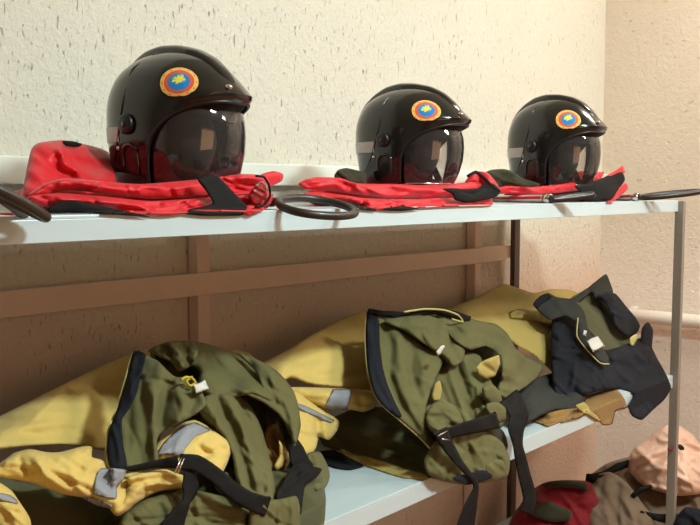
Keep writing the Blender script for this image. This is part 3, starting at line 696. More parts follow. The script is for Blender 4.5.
def jacket_corner():
    g = thing('yellow_jacket', (.62, 1.2, LOW), 'corner of another yellow fire jacket with a grey band in the bottom left corner', 'jacket', 'yellow fire jackets on the lower shelf')
    _, s = panel('sleeve', [(-40, 478), (-10, 479), (2, 484), (12, 491), (19, 501), (27, 513), (31, 522), (31, 545), (10, 620), (-40, 620)], [(0, 484, 1.18), (30, 525, 1.15), (-20, 600, 1.15)], M['yellow'], g, f=.03, b=.05, R=14, wr=(.004, 9, 40, 2))
    panel('reflective_band', [(-20, 491), (0, 493), (10, 495), (17, 500), (18, 504), (8, 502), (-4, 500), (-20, 498)], None, M['grey'], g, f=.002, b=.002, R=2.5, on=s, off=.002, step=2.2)
jacket_one(); jacket_corner()

def trousers_one():
    g = thing('olive_trousers', (1.05, 1.3, LOW), 'olive fire trousers with black edging and hanging black braces, leftmost bundle', 'trousers', 'olive fire trousers on the lower shelf')
    panel('leg', [(-30, 472), (20, 482), (70, 492), (110, 500), (160, 480), (230, 470), (290, 470), (318, 466), (326, 500), (318, 540), (250, 600), (120, 640), (-30, 640)], [(0, 480, 1.34), (110, 500, 1.3), (250, 480, 1.26), (318, 520, 1.2), (120, 620, 1.22), (0, 620, 1.25)], M['olive_d'], g, f=.05, b=.1, R=34, wr=(.008, 20, 20, 2.4), step=4)
    panel('lining', [(150, 352), (175, 346), (220, 356), (262, 372), (288, 400), (296, 450), (290, 490), (250, 500), (210, 480), (180, 440), (160, 400)], [(160, 355, 1.5), (260, 380, 1.46), (220, 480, 1.3), (290, 480, 1.32)], M['olive_d'], g, f=.02, b=.08, R=20, wr=(.010, 12, 60, 2.6), step=2.8)
    # seat / back waist arching over the top
    panel('waist', [(148, 351), (158, 345), (172, 341), (192, 341), (212, 345), (234, 353), (256, 360), (276, 370), (289, 384), (296, 398), (301, 425), (295, 446), (288, 434), (281, 414), (268, 402), (250, 395), (232, 398), (214, 402), (204, 392), (198, 382), (200, 372), (192, 366), (182, 370), (176, 362), (162, 358)],
          [(150, 352, 1.46), (190, 342, 1.5), (256, 361, 1.46), (298, 405, 1.34), (294, 444, 1.25), (210, 398, 1.3), (178, 362, 1.42), (255, 394, 1.28)], M['olive'], g, f=.035, b=.03, R=15,
          creases=[([(172, 344), (180, 352), (176, 362)], .012, 4), ([(163, 350), (170, 358)], -.010, 3), ([(185, 344), (187, 360)], -.008, 3), ([(200, 348), (203, 375)], .008, 5), ([(212, 350), (250, 380), (282, 400)], .010, 7), ([(205, 360), (235, 385)], -.008, 6), ([(240, 362), (275, 392), (288, 420)], -.008, 5), ([(222, 402), (250, 390), (275, 402)], .008, 4)], wr=(.005, 12, 40, 2.4), step=2.6)
    panel('waist', [(149, 352), (154, 347), (166, 342), (180, 341), (194, 343), (199, 352), (194, 362), (186, 369), (178, 371), (172, 363), (162, 358)], [(152, 351, 1.44), (190, 344, 1.45), (180, 368, 1.37), (196, 360, 1.40)], M['olive'], g, f=.03, b=.03, R=9,
          creases=[([(160, 346), (168, 352), (172, 362)], -.012, 3), ([(170, 344), (178, 352), (182, 366)], .012, 3), ([(182, 344), (186, 354), (190, 362)], -.010, 3), ([(176, 356), (186, 360)], -.008, 2.5)], wr=(.006, 7, 60, 2), step=2.2)
    panel('waist', [(236, 352), (252, 357), (270, 366), (284, 378), (294, 392), (299, 408), (300, 426), (295, 446), (288, 430), (278, 414), (262, 402), (246, 394), (262, 390), (256, 372)], [(240, 354, 1.42), (298, 405, 1.27), (294, 444, 1.21), (250, 393, 1.26)], M['olive'], g, f=.014, b=.01, R=7,
          creases=[([(258, 362), (276, 384), (290, 412), (295, 440)], .008, 4), ([(250, 388), (272, 396), (286, 416)], -.006, 4)], wr=(.004, 10, 50, 2.4), step=2.4)
    # legs falling forward
    panel('leg', [(196, 406), (206, 396), (222, 392), (240, 396), (252, 408), (262, 430), (270, 460), (276, 500), (258, 506), (244, 500), (236, 480), (232, 455), (222, 436), (208, 424)], [(205, 398, 1.28), (245, 400, 1.3), (262, 500, 1.14), (240, 495, 1.13), (270, 450, 1.24)], M['olive'], g, f=.03, b=.06, R=14,
          creases=[([(206, 400), (222, 430), (236, 470), (246, 500)], .014, 5), ([(216, 398), (232, 430), (246, 470), (254, 500)], -.012, 4), ([(226, 396), (244, 430), (258, 480)], .014, 5), ([(240, 400), (254, 440), (264, 490)], -.010, 4)], wr=(.004, 9, 65, 4), step=2.6)
    # front flap with the black edge
    _, fl = panel('flap', [(132, 353), (139, 350), (146, 355), (158, 361), (168, 371), (176, 377), (192, 377), (200, 386), (206, 404), (196, 414), (178, 424), (162, 432), (157, 441), (158, 464), (142, 467), (126, 470), (111, 470), (106, 452), (108, 432), (117, 408), (125, 380)],
          [(135, 352, 1.40), (110, 468, 1.19), (156, 464, 1.17), (203, 402, 1.19), (160, 380, 1.27), (115, 412, 1.29)], M['olive'], g, f=.010, b=.012, R=6,
          creases=[([(150, 384), (153, 400), (154, 430), (156, 460)], .012, 6), ([(168, 386), (166, 400), (158, 425)], -.010, 6), ([(142, 378), (155, 379), (172, 384)], -.004, 2.2), ([(176, 392), (184, 404), (178, 420)], .008, 6), ([(190, 384), (196, 400), (188, 412)], -.005, 5), ([(136, 400), (140, 440)], .004, 6)], wr=(.004, 12, 75, 2.4), step=2.6)
    e, _ = panel('edge_band', [(133, 354), (138, 351), (146, 355), (142, 372), (137, 392), (131, 406), (122, 420), (123, 442), (127, 467), (111, 469), (107, 452), (109, 431), (118, 408), (126, 381)], None, M['navy'], g, f=.002, b=.002, R=3, on=fl, off=.003, step=2.6); e['label'] = 'black edge band of the flap'
    MB().tube([CAM + ray(a, b_) * (fl(np.array([[a, b_]]))[0] - .001) for a, b_ in catmull([(132, 353), (125, 380), (117, 407), (108, 431), (106, 452), (110, 469), (126, 470)], False, 3)], .0017, 6).build('edge_piping', M['piping'], g)
    # pocket and hems at the bottom
    panel('pocket', [(120, 520), (134, 506), (150, 497), (184, 489), (214, 494), (246, 504), (252, 530), (248, 560), (120, 580)], [(130, 515, 1.16), (185, 490, 1.17), (245, 510, 1.14), (180, 560, 1.12)], M['olive'], g, f=.03, b=.05, R=16, creases=[([(160, 506), (168, 525)], -.006, 4), ([(130, 521), (200, 516), (240, 518)], -.004, 2), ([(196, 496), (200, 525)], .006, 4)], wr=(.005, 10, 15, 2), step=2.8)
    panel('cuff', [(250, 509), (262, 501), (280, 499), (296, 496), (300, 508), (299, 530), (290, 560), (244, 560), (248, 526)], [(255, 508, 1.11), (296, 500, 1.13), (270, 550, 1.11)], M['olive'], g, f=.018, b=.04, R=10, wr=(.004, 8, 60, 2), step=2.6)
    panel('cuff', [(299, 466), (308, 453), (320, 452), (327, 464), (330, 476), (326, 487), (316, 492), (304, 484)], [(302, 470, 1.24), (328, 475, 1.26), (315, 490, 1.2)], M['olive'], g, f=.03, b=.05, R=12, creases=[([(312, 458), (314, 486)], -.006, 3)], wr=(.004, 7, 80, 2), step=2.6)
    panel('pocket', [(214, 478), (226, 472), (236, 480), (240, 496), (228, 500), (216, 490)], 1.17, M['olive'], g, f=.02, b=.03, R=8, step=2.8)
    t_, _ = panel('lining', [(266, 428), (276, 424), (286, 444), (290, 460), (282, 474), (268, 472), (262, 452)], [(270, 430, 1.30), (286, 468, 1.25)], M['tan'], g, f=.015, b=.03, R=8, creases=[([(272, 432), (280, 466)], -.008, 3)], wr=(.005, 6, 70, 2.5), step=2.6); t_['label'] = 'brown yellow lining showing inside'
    panel('lining', [(279, 440), (283, 446), (285, 456), (283, 466), (277, 471), (274, 466), (279, 456)], 1.235, M['yellow'], g, f=.006, b=.01, R=4, step=2.2, rnd=.3)
    strap('brace', [(112, 470, 1.165), (135, 468, 1.16), (158, 464, 1.15), (178, 462, 1.135)], [3, 6, 8, 13], M['webbing'], g)
    strap('brace', [(180, 462, 1.13), (196, 463, 1.125), (214, 474, 1.115), (230, 488, 1.10), (248, 500, 1.09), (268, 507, 1.10)], [16, 17, 16, 17, 18, 20], M['webbing'], g)
    strap('brace', [(189, 468, 1.13), (190, 480, 1.125), (190, 492, 1.12), (184, 506, 1.11), (176, 520, 1.11), (166, 545, 1.11)], [10, 17, 9, 16, 25, 30], M['webbing'], g)
    strap('brace', [(288, 436, 1.235), (296, 450, 1.22), (300, 462, 1.21), (310, 470, 1.20)], [12, 16, 20, 12], M['webbing'], g)
    panel('brace', [(276, 494), (284, 480), (293, 466), (302, 461), (312, 466), (322, 469), (317, 477), (306, 484), (303, 498), (301, 514), (294, 512), (290, 498), (280, 503)], [(270, 498, 1.12), (300, 465, 1.2), (300, 512, 1.13), (320, 470, 1.2)], M['webbing'], g, f=.004, b=.004, R=4, creases=[([(284, 488), (306, 472)], .006, 3), ([(296, 470), (298, 506)], -.006, 3)], step=2.4)
    bk = MB()
    for o_ in (0, 1): bk.tube([P(175 + o_ * 3, 473, 1.118), P(181 + o_ * 3, 458, 1.122)], .0016, 6)
    bk.build('buckle', M['chrome'], g)['label'] = 'small metal strap buckle'
    lb, _ = panel('label_tag', [(193, 385), (199, 383), (205, 380), (209, 389), (203, 391), (196, 394)], [(193, 385, 1.2), (209, 388, 1.19), (204, 380, 1.21)], M['white'], g, f=.0015, b=.0015, R=1.5, step=2, rnd=0); lb['label'] = 'white care tag'
    MB().tube([P(a, b_, 1.22) for a, b_ in catmull([(181, 380), (186, 377), (193, 379), (195, 383), (190, 386), (186, 381), (192, 377)], False, 2)], .0024, 6).build('cord_loop', M['cord'], g)['label'] = 'yellow cord loop'
trousers_one()

# ------------------------------------------------------------------ second bundle
def jacket_two():
    g = thing('yellow_jacket', (1.62, 1.5, LOW), 'yellow fire jacket lying behind and left of the middle olive trousers', 'jacket', 'yellow fire jackets on the lower shelf')
    panel('body', [(246, 372), (256, 366), (284, 352), (310, 336), (330, 325), (352, 315), (372, 310), (390, 330), (392, 380), (374, 391), (340, 388), (310, 384), (290, 378), (276, 386), (256, 382)], [(256, 368, 1.52), (365, 312, 1.68), (290, 380, 1.42), (375, 390, 1.40), (330, 350, 1.5)], M['yellow'], g, f=.04, b=.05, R=24,
          creases=[([(300, 345), (320, 352), (345, 340), (360, 322)], .008, 6), ([(326, 332), (344, 345), (356, 362)], -.006, 5), ([(300, 372), (335, 378), (366, 376)], -.004, 5)], wr=(.005, 14, -15, 2.5))
    _, s4 = panel('sleeve', [(284, 388), (300, 387), (330, 388), (352, 389), (371, 391), (377, 400), (374, 408), (363, 412), (352, 410), (330, 409), (310, 404), (294, 398)], [(288, 390, 1.42), (376, 400, 1.34), (340, 408, 1.36)], M['yellow'], g, f=.028, b=.03, R=10, creases=[([(358, 392), (362, 410)], -.006, 3), ([(300, 392), (328, 396)], .004, 4)], wr=(.004, 8, 10, 2), step=2.6)
    panel('reflective_band', [(333, 389), (343, 389), (353, 389), (350, 400), (347, 410), (336, 409), (325, 407), (329, 398)], None, M['grey'], g, f=.002, b=.003, R=3, on=s4, off=.003, step=2.4, rnd=.2)
    panel('hem', [(340, 449), (360, 455), (382, 461), (404, 468), (427, 474), (426, 479), (404, 478), (380, 471), (360, 464), (344, 457)], [(342, 452, 1.40), (380, 466, 1.26), (426, 477, 1.14)], M['mustard'], g, f=.006, b=.02, R=4, wr=(.003, 7, 15, 2), step=2.4)
    h, _ = panel('lining', [(318, 452), (334, 450), (350, 458), (364, 466), (350, 470), (334, 468), (320, 462)], [(320, 455, 1.42), (360, 467, 1.30)], M['navy'], g, f=.01, b=.02, R=5, wr=(.004, 6, 10, 2), step=2.6); h['label'] = 'black shape for shadow and buckles under the hem'  # dark piece painting in the shadow under the hem, together with buckles
jacket_two()
def trousers_two():
    g = thing('olive_trousers', (1.9, 1.3, LOW), 'olive fire trousers with black edging and crossing braces, middle bundle', 'trousers', 'olive fire trousers on the lower shelf')
    panel('leg', [(318, 430), (336, 416), (360, 407), (392, 408), (424, 416), (470, 426), (500, 440), (506, 462), (490, 476), (466, 481), (440, 480), (424, 476), (400, 470), (370, 461), (344, 452), (324, 446)], [(325, 438, 1.48), (430, 476, 1.17), (500, 465, 1.12), (420, 420, 1.27), (350, 412, 1.45), (370, 460, 1.34)], M['olive_d'], g, f=.04, b=.08, R=20, creases=[([(345, 430), (400, 440), (440, 455)], .008, 8), ([(400, 460), (440, 445)], -.008, 5), ([(430, 476), (450, 450)], .006, 5)], wr=(.006, 12, 15, 2.2))
    panel('lining', [(380, 322), (410, 314), (450, 314), (490, 326), (514, 350), (508, 400), (490, 430), (440, 430), (420, 400), (400, 360)], [(385, 325, 1.40), (490, 330, 1.42), (500, 420, 1.24), (430, 420, 1.28)], M['olive_d'], g, f=.02, b=.1, R=20, wr=(.008, 9, 30, 2), step=3)
    _, fl = panel('flap', [(366, 312), (374, 311), (384, 318), (404, 330), (424, 344), (440, 353), (443, 362), (436, 378), (430, 394), (426, 408), (430, 426), (438, 444), (431, 451), (420, 438), (398, 419), (382, 406), (373, 392), (367, 368), (365, 340)],
          [(368, 313, 1.42), (375, 395, 1.24), (441, 358, 1.25), (432, 448, 1.13), (428, 405, 1.17), (400, 380, 1.25)], M['olive'], g, f=.010, b=.012, R=6,
          creases=[([(384, 328), (392, 345), (390, 362)], -.008, 4), ([(398, 340), (402, 370), (412, 400)], .012, 6), ([(414, 350), (410, 372), (418, 395)], -.010, 5), ([(426, 360), (422, 380)], .008, 5), ([(388, 372), (398, 398), (420, 430)], -.008, 4), ([(396, 375), (406, 402), (426, 436)], .008, 4), ([(382, 345), (384, 375)], .004, 4)], wr=(.004, 10, 70, 2.4), step=2.5)
    e, _ = panel('edge_band', [(367, 313), (376, 312), (379, 322), (380, 345), (383, 368), (388, 386), (396, 404), (402, 416), (396, 417), (382, 405), (373, 391), (368, 368), (366, 340)], None, M['navy'], g, f=.002, b=.002, R=3, on=fl, off=.003, step=2.5); e['label'] = 'black edge band of the flap'
    MB().tube([CAM + ray(a, b_) * (fl(np.array([[a, b_]]))[0] - .001) for a, b_ in catmull([(366, 313), (365, 340), (367, 368), (373, 392), (383, 406), (398, 419), (420, 438), (431, 450)], False, 3)], .0016, 6).build('edge_piping', M['piping'], g)
    # waist front (gathered) and back arch
    panel('waist', [(382, 321), (400, 317), (420, 315), (440, 314), (452, 318), (460, 328), (466, 344), (462, 362), (452, 366), (441, 356), (424, 344), (404, 331)], [(385, 321, 1.37), (445, 315, 1.38), (460, 360, 1.23), (424, 342, 1.27)], M['olive'], g, f=.02, b=.03, R=9,
          creases=[([(392, 324), (420, 332), (438, 348)], .008, 4), ([(400, 324), (430, 328), (448, 345)], -.008, 3), ([(444, 320), (440, 340), (450, 358)], .010, 4), ([(452, 324), (450, 345), (458, 360)], -.010, 3)], wr=(.006, 6, 50, 2), step=2.4)
    panel('waist', [(438, 318), (452, 312), (466, 317), (480, 321), (496, 324), (508, 334), (516, 348), (528, 358), (543, 366), (537, 378), (524, 388), (506, 398), (497, 392), (502, 374), (500, 356), (486, 346), (470, 350), (456, 342), (446, 332)],
          [(445, 316, 1.38), (500, 327, 1.38), (541, 367, 1.30), (506, 397, 1.17), (470, 346, 1.25), (500, 360, 1.2)], M['olive'], g, f=.022, b=.03, R=10,
          creases=[([(450, 320), (470, 332), (496, 340)], .010, 4), ([(452, 328), (475, 340), (495, 348)], -.010, 3), ([(480, 326), (500, 336), (510, 352)], -.008, 3.5), ([(505, 340), (516, 364), (508, 390)], .010, 5), ([(524, 362), (515, 380), (508, 394)], -.008, 4)], wr=(.005, 9, 35, 2.2), step=2.4)
    strap('edge_band', [(368, 311, 1.41), (384, 314, 1.385), (408, 315, 1.37), (432, 312, 1.36), (452, 314, 1.35), (470, 320, 1.34)], [5, 7, 6, 5, 8, 7], M['webbing'], g)
    MB().tube([P(a, b_, y) for a, b_, y in catmull([(404, 312, 1.36), (424, 309, 1.355), (444, 310, 1.345), (458, 315, 1.335), (463, 322, 1.33), (452, 319, 1.32)], False, 3)], .0026, 6).build('edge_piping', M['piping'], g)
    # gathered legs
    panel('leg', [(436, 374), (450, 358), (466, 352), (480, 356), (486, 372), (495, 388), (504, 404), (507, 420), (498, 430), (478, 434), (458, 430), (444, 434), (430, 430), (424, 414), (430, 396)], [(440, 372, 1.26), (478, 357, 1.26), (502, 412, 1.14), (462, 430, 1.13), (470, 395, 1.19), (428, 420, 1.17)], M['olive'], g, f=.025, b=.05, R=11,
          creases=[([(448, 368), (458, 395), (470, 428)], .014, 4), ([(456, 362), (468, 395), (478, 430)], -.014, 3), ([(464, 358), (478, 390), (490, 426)], .014, 4), ([(472, 360), (486, 390), (496, 420)], -.012, 3), ([(440, 385), (448, 405), (458, 426)], -.010, 3)], wr=(.004, 8, 65, 3), step=2.4)
    panel('leg', [(425, 416), (432, 404), (444, 400), (455, 407), (463, 420), (460, 432), (444, 437), (430, 430)], [(428, 415, 1.15), (460, 424, 1.12), (440, 434, 1.11)], M['olive'], g, f=.014, b=.04, R=7, creases=[([(430, 412), (446, 414), (460, 424)], .006, 4)], wr=(.004, 8, 40, 2), step=2.4)
    panel('leg', [(424, 460), (436, 440), (456, 432), (484, 431), (502, 442), (510, 460), (507, 477), (490, 482), (464, 485), (442, 481), (428, 474)], [(430, 458, 1.12), (500, 446, 1.1), (460, 480, 1.09), (440, 478, 1.1)], M['olive'], g, f=.022, b=.05, R=12, creases=[([(450, 440), (462, 480)], .008, 4), ([(466, 436), (476, 478)], -.008, 3), ([(482, 436), (490, 470)], .006, 4)], wr=(.005, 9, 65, 2.4), step=2.4)
    for pts, yy in (([(482, 388), (492, 384), (500, 392), (502, 402), (494, 406), (484, 400)], 1.135), ([(486, 404), (498, 402), (507, 410), (506, 420), (496, 424), (486, 416)], 1.115), ([(484, 466), (494, 459), (504, 460), (508, 468), (505, 478), (492, 482), (484, 476)], 1.085)):
        panel('cuff', pts, yy, M['olive'], g, f=.024, b=.05, R=8, wr=(.003, 6, 30, 2), step=2.2)
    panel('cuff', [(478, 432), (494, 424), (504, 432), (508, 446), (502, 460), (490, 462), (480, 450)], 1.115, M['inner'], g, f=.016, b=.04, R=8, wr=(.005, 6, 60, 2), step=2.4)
    t_, _ = panel('lining', [(476, 368), (481, 362), (490, 358), (499, 355), (500, 364), (495, 376), (486, 379), (478, 375)], [(478, 370, 1.19), (500, 358, 1.18)], M['mustard'], g, f=.008, b=.02, R=4, rnd=.2, creases=[([(482, 364), (494, 372)], -.006, 2.5)], step=2.2); t_['label'] = 'yellow lining showing inside'
    panel('lining', [(432, 396), (435, 384), (440, 380), (442, 390), (440, 400), (434, 402)], 1.18, M['mustard'], g, f=.003, b=.01, R=3, step=2.2, rnd=.1)
    strap('brace', [(508, 396, 1.14), (514, 404, 1.11), (519, 416, 1.095), (516, 428, 1.085), (518, 446, 1.08), (524, 474, 1.08), (530, 498, 1.08), (526, 513, 1.085)], [22, 20, 17, 10, 12, 13, 14, 14], M['webbing'], g)
    strap('brace', [(440, 438, 1.095), (456, 431, 1.085), (476, 426, 1.08), (498, 420, 1.09)], [10, 13, 15, 17], M['webbing'], g)
    strap('brace', [(440, 430, 1.09), (448, 446, 1.08), (460, 464, 1.07), (474, 480, 1.065), (476, 488, 1.065), (472, 502, 1.065), (466, 524, 1.065), (462, 540, 1.065)], [16, 13, 9, 6, 6, 13, 17, 18], M['webbing'], g)
    panel('edge_band', [(452, 478), (466, 474), (482, 470), (492, 472), (496, 476), (484, 481), (466, 485)], 1.075, M['navy'], g, f=.004, b=.01, R=3, step=2.2)
    bk = MB()
    for o_ in (0, 1): bk.tube([P(438 + o_ * 4, 436 + o_ * 3, 1.072), P(447 + o_ * 2, 431 + o_ * 9, 1.07)], .0016, 6)
    bk.build('buckle', M['chrome'], g)['label'] = 'small metal strap buckle'
    lb, _ = panel('label_tag', [(436, 352), (441, 346), (444, 345), (445, 348), (441, 354), (438, 356)], 1.19, M['white'], g, f=.0015, b=.0015, R=1.5, step=1.6, rnd=0); lb['label'] = 'white care tag'
trousers_two()

# ------------------------------------------------------------------ third bundle
def jacket_three():
    g = thing('yellow_jacket', (2.5, 1.5, LOW), 'mustard yellow fire jacket spread under the dark trousers at the right end', 'jacket', 'yellow fire jackets on the lower shelf')
    _, s5 = panel('body', [(436, 314), (455, 306), (475, 298), (490, 290), (504, 284), (518, 288), (534, 293), (552, 289), (574, 291), (590, 306), (590, 350), (580, 380), (560, 380), (546, 366), (530, 353), (515, 344), (500, 332), (480, 324), (458, 320)], [(440, 315, 1.56), (504, 286, 1.68), (570, 292, 1.66), (515, 344, 1.40), (560, 376, 1.30), (540, 320, 1.48), (480, 322, 1.48)], M['mustard'], g, f=.035, b=.06, R=20,
          creases=[([(480, 297), (492, 308), (500, 318)], -.008, 4), ([(512, 312), (526, 316), (540, 316), (556, 326)], .014, 4), ([(510, 320), (530, 324), (552, 332)], -.014, 4), ([(545, 335), (552, 350), (556, 362)], -.008, 4), ([(552, 338), (560, 352)], .008, 4)], wr=(.005, 12, 20, 2.2))
    panel('pocket_flap', [(510, 312), (518, 309), (530, 312), (542, 311), (553, 316), (561, 322), (560, 330), (549, 326), (538, 322), (524, 319), (511, 318)], None, M['mustard'], g, f=.006, b=.004, R=4, on=s5, off=.009, creases=[([(518, 312), (526, 318)], -.005, 2), ([(540, 312), (546, 322)], -.004, 2)], step=2.2)
    panel('front_edge', [(546, 338), (552, 330), (560, 328), (566, 340), (566, 372), (556, 372), (552, 358)], None, M['mustard'], g, f=.012, b=.004, R=6, on=s5, off=.008, creases=[([(550, 336), (558, 356), (560, 370)], -.006, 3)], step=2.2)
    panel('sleeve', [(556, 402), (572, 398), (590, 394), (604, 390), (616, 389), (624, 398), (627, 408), (616, 411), (612, 424), (602, 425), (594, 414), (574, 416), (556, 415)], [(560, 405, 1.22), (612, 392, 1.2), (625, 408, 1.15), (604, 424, 1.11)], M['tan'], g, f=.014, b=.04, R=8, creases=[([(598, 396), (604, 420)], -.006, 3)], wr=(.004, 7, 30, 2), step=2.4)
    panel('hem', [(528, 420), (545, 414), (560, 410), (578, 408), (590, 410), (580, 418), (562, 422), (548, 427), (540, 424)], [(530, 420, 1.2), (560, 420, 1.145), (590, 410, 1.17)], M['tan'], g, f=.006, b=.02, R=4, step=2.4)
jacket_three()
def trousers_three():
    g = thing('navy_trousers', (2.62, 1.3, LOW), 'dark navy and slate fire trousers with white care tag, hanging over the right end', 'trousers', 'fire trousers on the lower shelf')
    panel('leg', [(508, 408), (520, 388), (536, 378), (558, 372), (580, 376), (588, 388), (584, 404), (572, 410), (556, 410), (540, 416), (522, 426), (510, 420)], [(512, 412, 1.22), (560, 374, 1.32), (585, 392, 1.2), (540, 415, 1.16)], M['slate'], g, f=.03, b=.06, R=12, creases=[([(520, 400), (560, 392), (582, 398)], .008, 6), ([(540, 385), (575, 384)], -.006, 4), ([(576, 380), (582, 404)], .006, 3)], wr=(.004, 9, -20, 2.4), step=2.6)
    panel('body', [(552, 320), (564, 314), (580, 320), (594, 334), (604, 350), (622, 346), (640, 338), (650, 344), (656, 356), (664, 370), (671, 387), (665, 399), (653, 410), (642, 420), (632, 416), (628, 406), (634, 394), (620, 389), (604, 390), (588, 394), (566, 400), (554, 392), (551, 360)],
          [(556, 320, 1.40), (556, 392, 1.24), (600, 350, 1.28), (648, 345, 1.32), (668, 385, 1.2), (636, 415, 1.1), (600, 388, 1.17)], M['navy'], g, f=.04, b=.06, R=17,
          creases=[([(600, 352), (622, 358), (645, 350)], .012, 5), ([(604, 362), (630, 368), (652, 362)], -.010, 4), ([(640, 345), (652, 370), (650, 400)], .010, 5), ([(630, 372), (640, 390), (636, 412)], -.010, 4), ([(560, 330), (570, 360), (580, 390)], .008, 7), ([(585, 340), (596, 370), (600, 388)], -.006, 5), ([(612, 356), (618, 372), (634, 384)], .014, 3.5), ([(655, 352), (648, 376), (656, 400)], -.014, 3), ([(634, 352), (648, 364), (662, 376)], .012, 3)], wr=(.011, 9, 50, 2), step=2.2)
    panel('lining', [(566, 302), (584, 290), (602, 280), (610, 288), (620, 308), (634, 330), (630, 346), (612, 352), (600, 350), (590, 336), (578, 318)], [(568, 302, 1.44), (604, 282, 1.48), (632, 335, 1.38), (600, 348, 1.29)], M['olive_d'], g, f=.012, b=.04, R=10, creases=[([(584, 300), (606, 316), (622, 336)], -.008, 4), ([(575, 304), (598, 330)], .006, 4)], wr=(.004, 8, 45, 2.2), step=2.6)
    panel('waistband', [(562, 305), (580, 294), (596, 281), (606, 274), (610, 282), (613, 292), (606, 298), (596, 300), (592, 292), (580, 302), (572, 310)], [(564, 304, 1.44), (605, 276, 1.47), (608, 296, 1.40)], M['slate'], g, f=.008, b=.012, R=5, creases=[([(570, 302), (592, 290)], -.003, 1.5)], step=2.2)
    panel('waistband', [(596, 296), (606, 292), (616, 294), (626, 306), (636, 318), (640, 326), (636, 334), (626, 336), (616, 328), (612, 314), (604, 302)], [(600, 296, 1.40), (638, 326, 1.36), (616, 326, 1.32)], M['navy'], g, f=.016, b=.02, R=8, wr=(.005, 7, 45, 2), step=2.2)
    panel('waistband', [(640, 345), (642, 328), (648, 322), (653, 330), (652, 346), (648, 360), (642, 356)], 1.31, M['navy'], g, f=.012, b=.02, R=6, step=2.2)
    _, cf = panel('waistband', [(533, 304), (540, 296), (548, 293), (557, 297), (574, 300), (584, 312), (588, 328), (596, 340), (608, 356), (609, 364), (600, 362), (588, 350), (578, 338), (576, 324), (566, 316), (550, 320), (541, 314)], [(536, 302, 1.44), (572, 302, 1.39), (560, 318, 1.35), (585, 335, 1.28), (606, 362, 1.2)], M['slate'], g, f=.012, b=.014, R=7, creases=[([(548, 298), (560, 312)], -.006, 4), ([(560, 304), (576, 314), (586, 338)], .006, 4)], wr=(.004, 8, 45, 2), step=2.3)
    panel('waistband', [(533, 305), (538, 298), (548, 293), (552, 297), (545, 303), (538, 309)], 1.42, M['navy'], g, f=.006, b=.006, R=3, step=2.2)
    MB().tube([P(a, b_, y) for a, b_, y in catmull([(578, 318, 1.315), (577, 336, 1.275), (587, 350, 1.245), (600, 363, 1.2), (609, 364, 1.19)], False, 3)], .0022, 6).build('edge_piping', M['piping'], g)
    lb, _ = panel('label_tag', [(587, 341), (592, 338), (598, 336), (601, 340), (605, 346), (599, 349), (593, 352)], [(588, 341, 1.215), (599, 337, 1.225), (604, 346, 1.2), (593, 351, 1.195)], M['white'], g, f=.0015, b=.0015, R=1.5, step=1.8, rnd=0); lb['label'] = 'white care tag'
    panel('label_tag', [(584, 330), (587, 331), (586, 336), (583, 335)], 1.235, M['white'], g, f=.001, b=.001, R=1, step=1.5, rnd=0)
    lp, _ = panel('lining', [(576, 405), (584, 402), (592, 410), (602, 420), (600, 423), (588, 415), (578, 410)], 1.13, M['mustard'], g, f=.003, b=.006, R=3, step=2.2, rnd=.1)
    panel('lining', [(630, 338), (636, 334), (638, 338), (634, 346), (630, 345)], 1.3, M['piping'], g, f=.003, b=.01, R=3, step=2)
trousers_three()

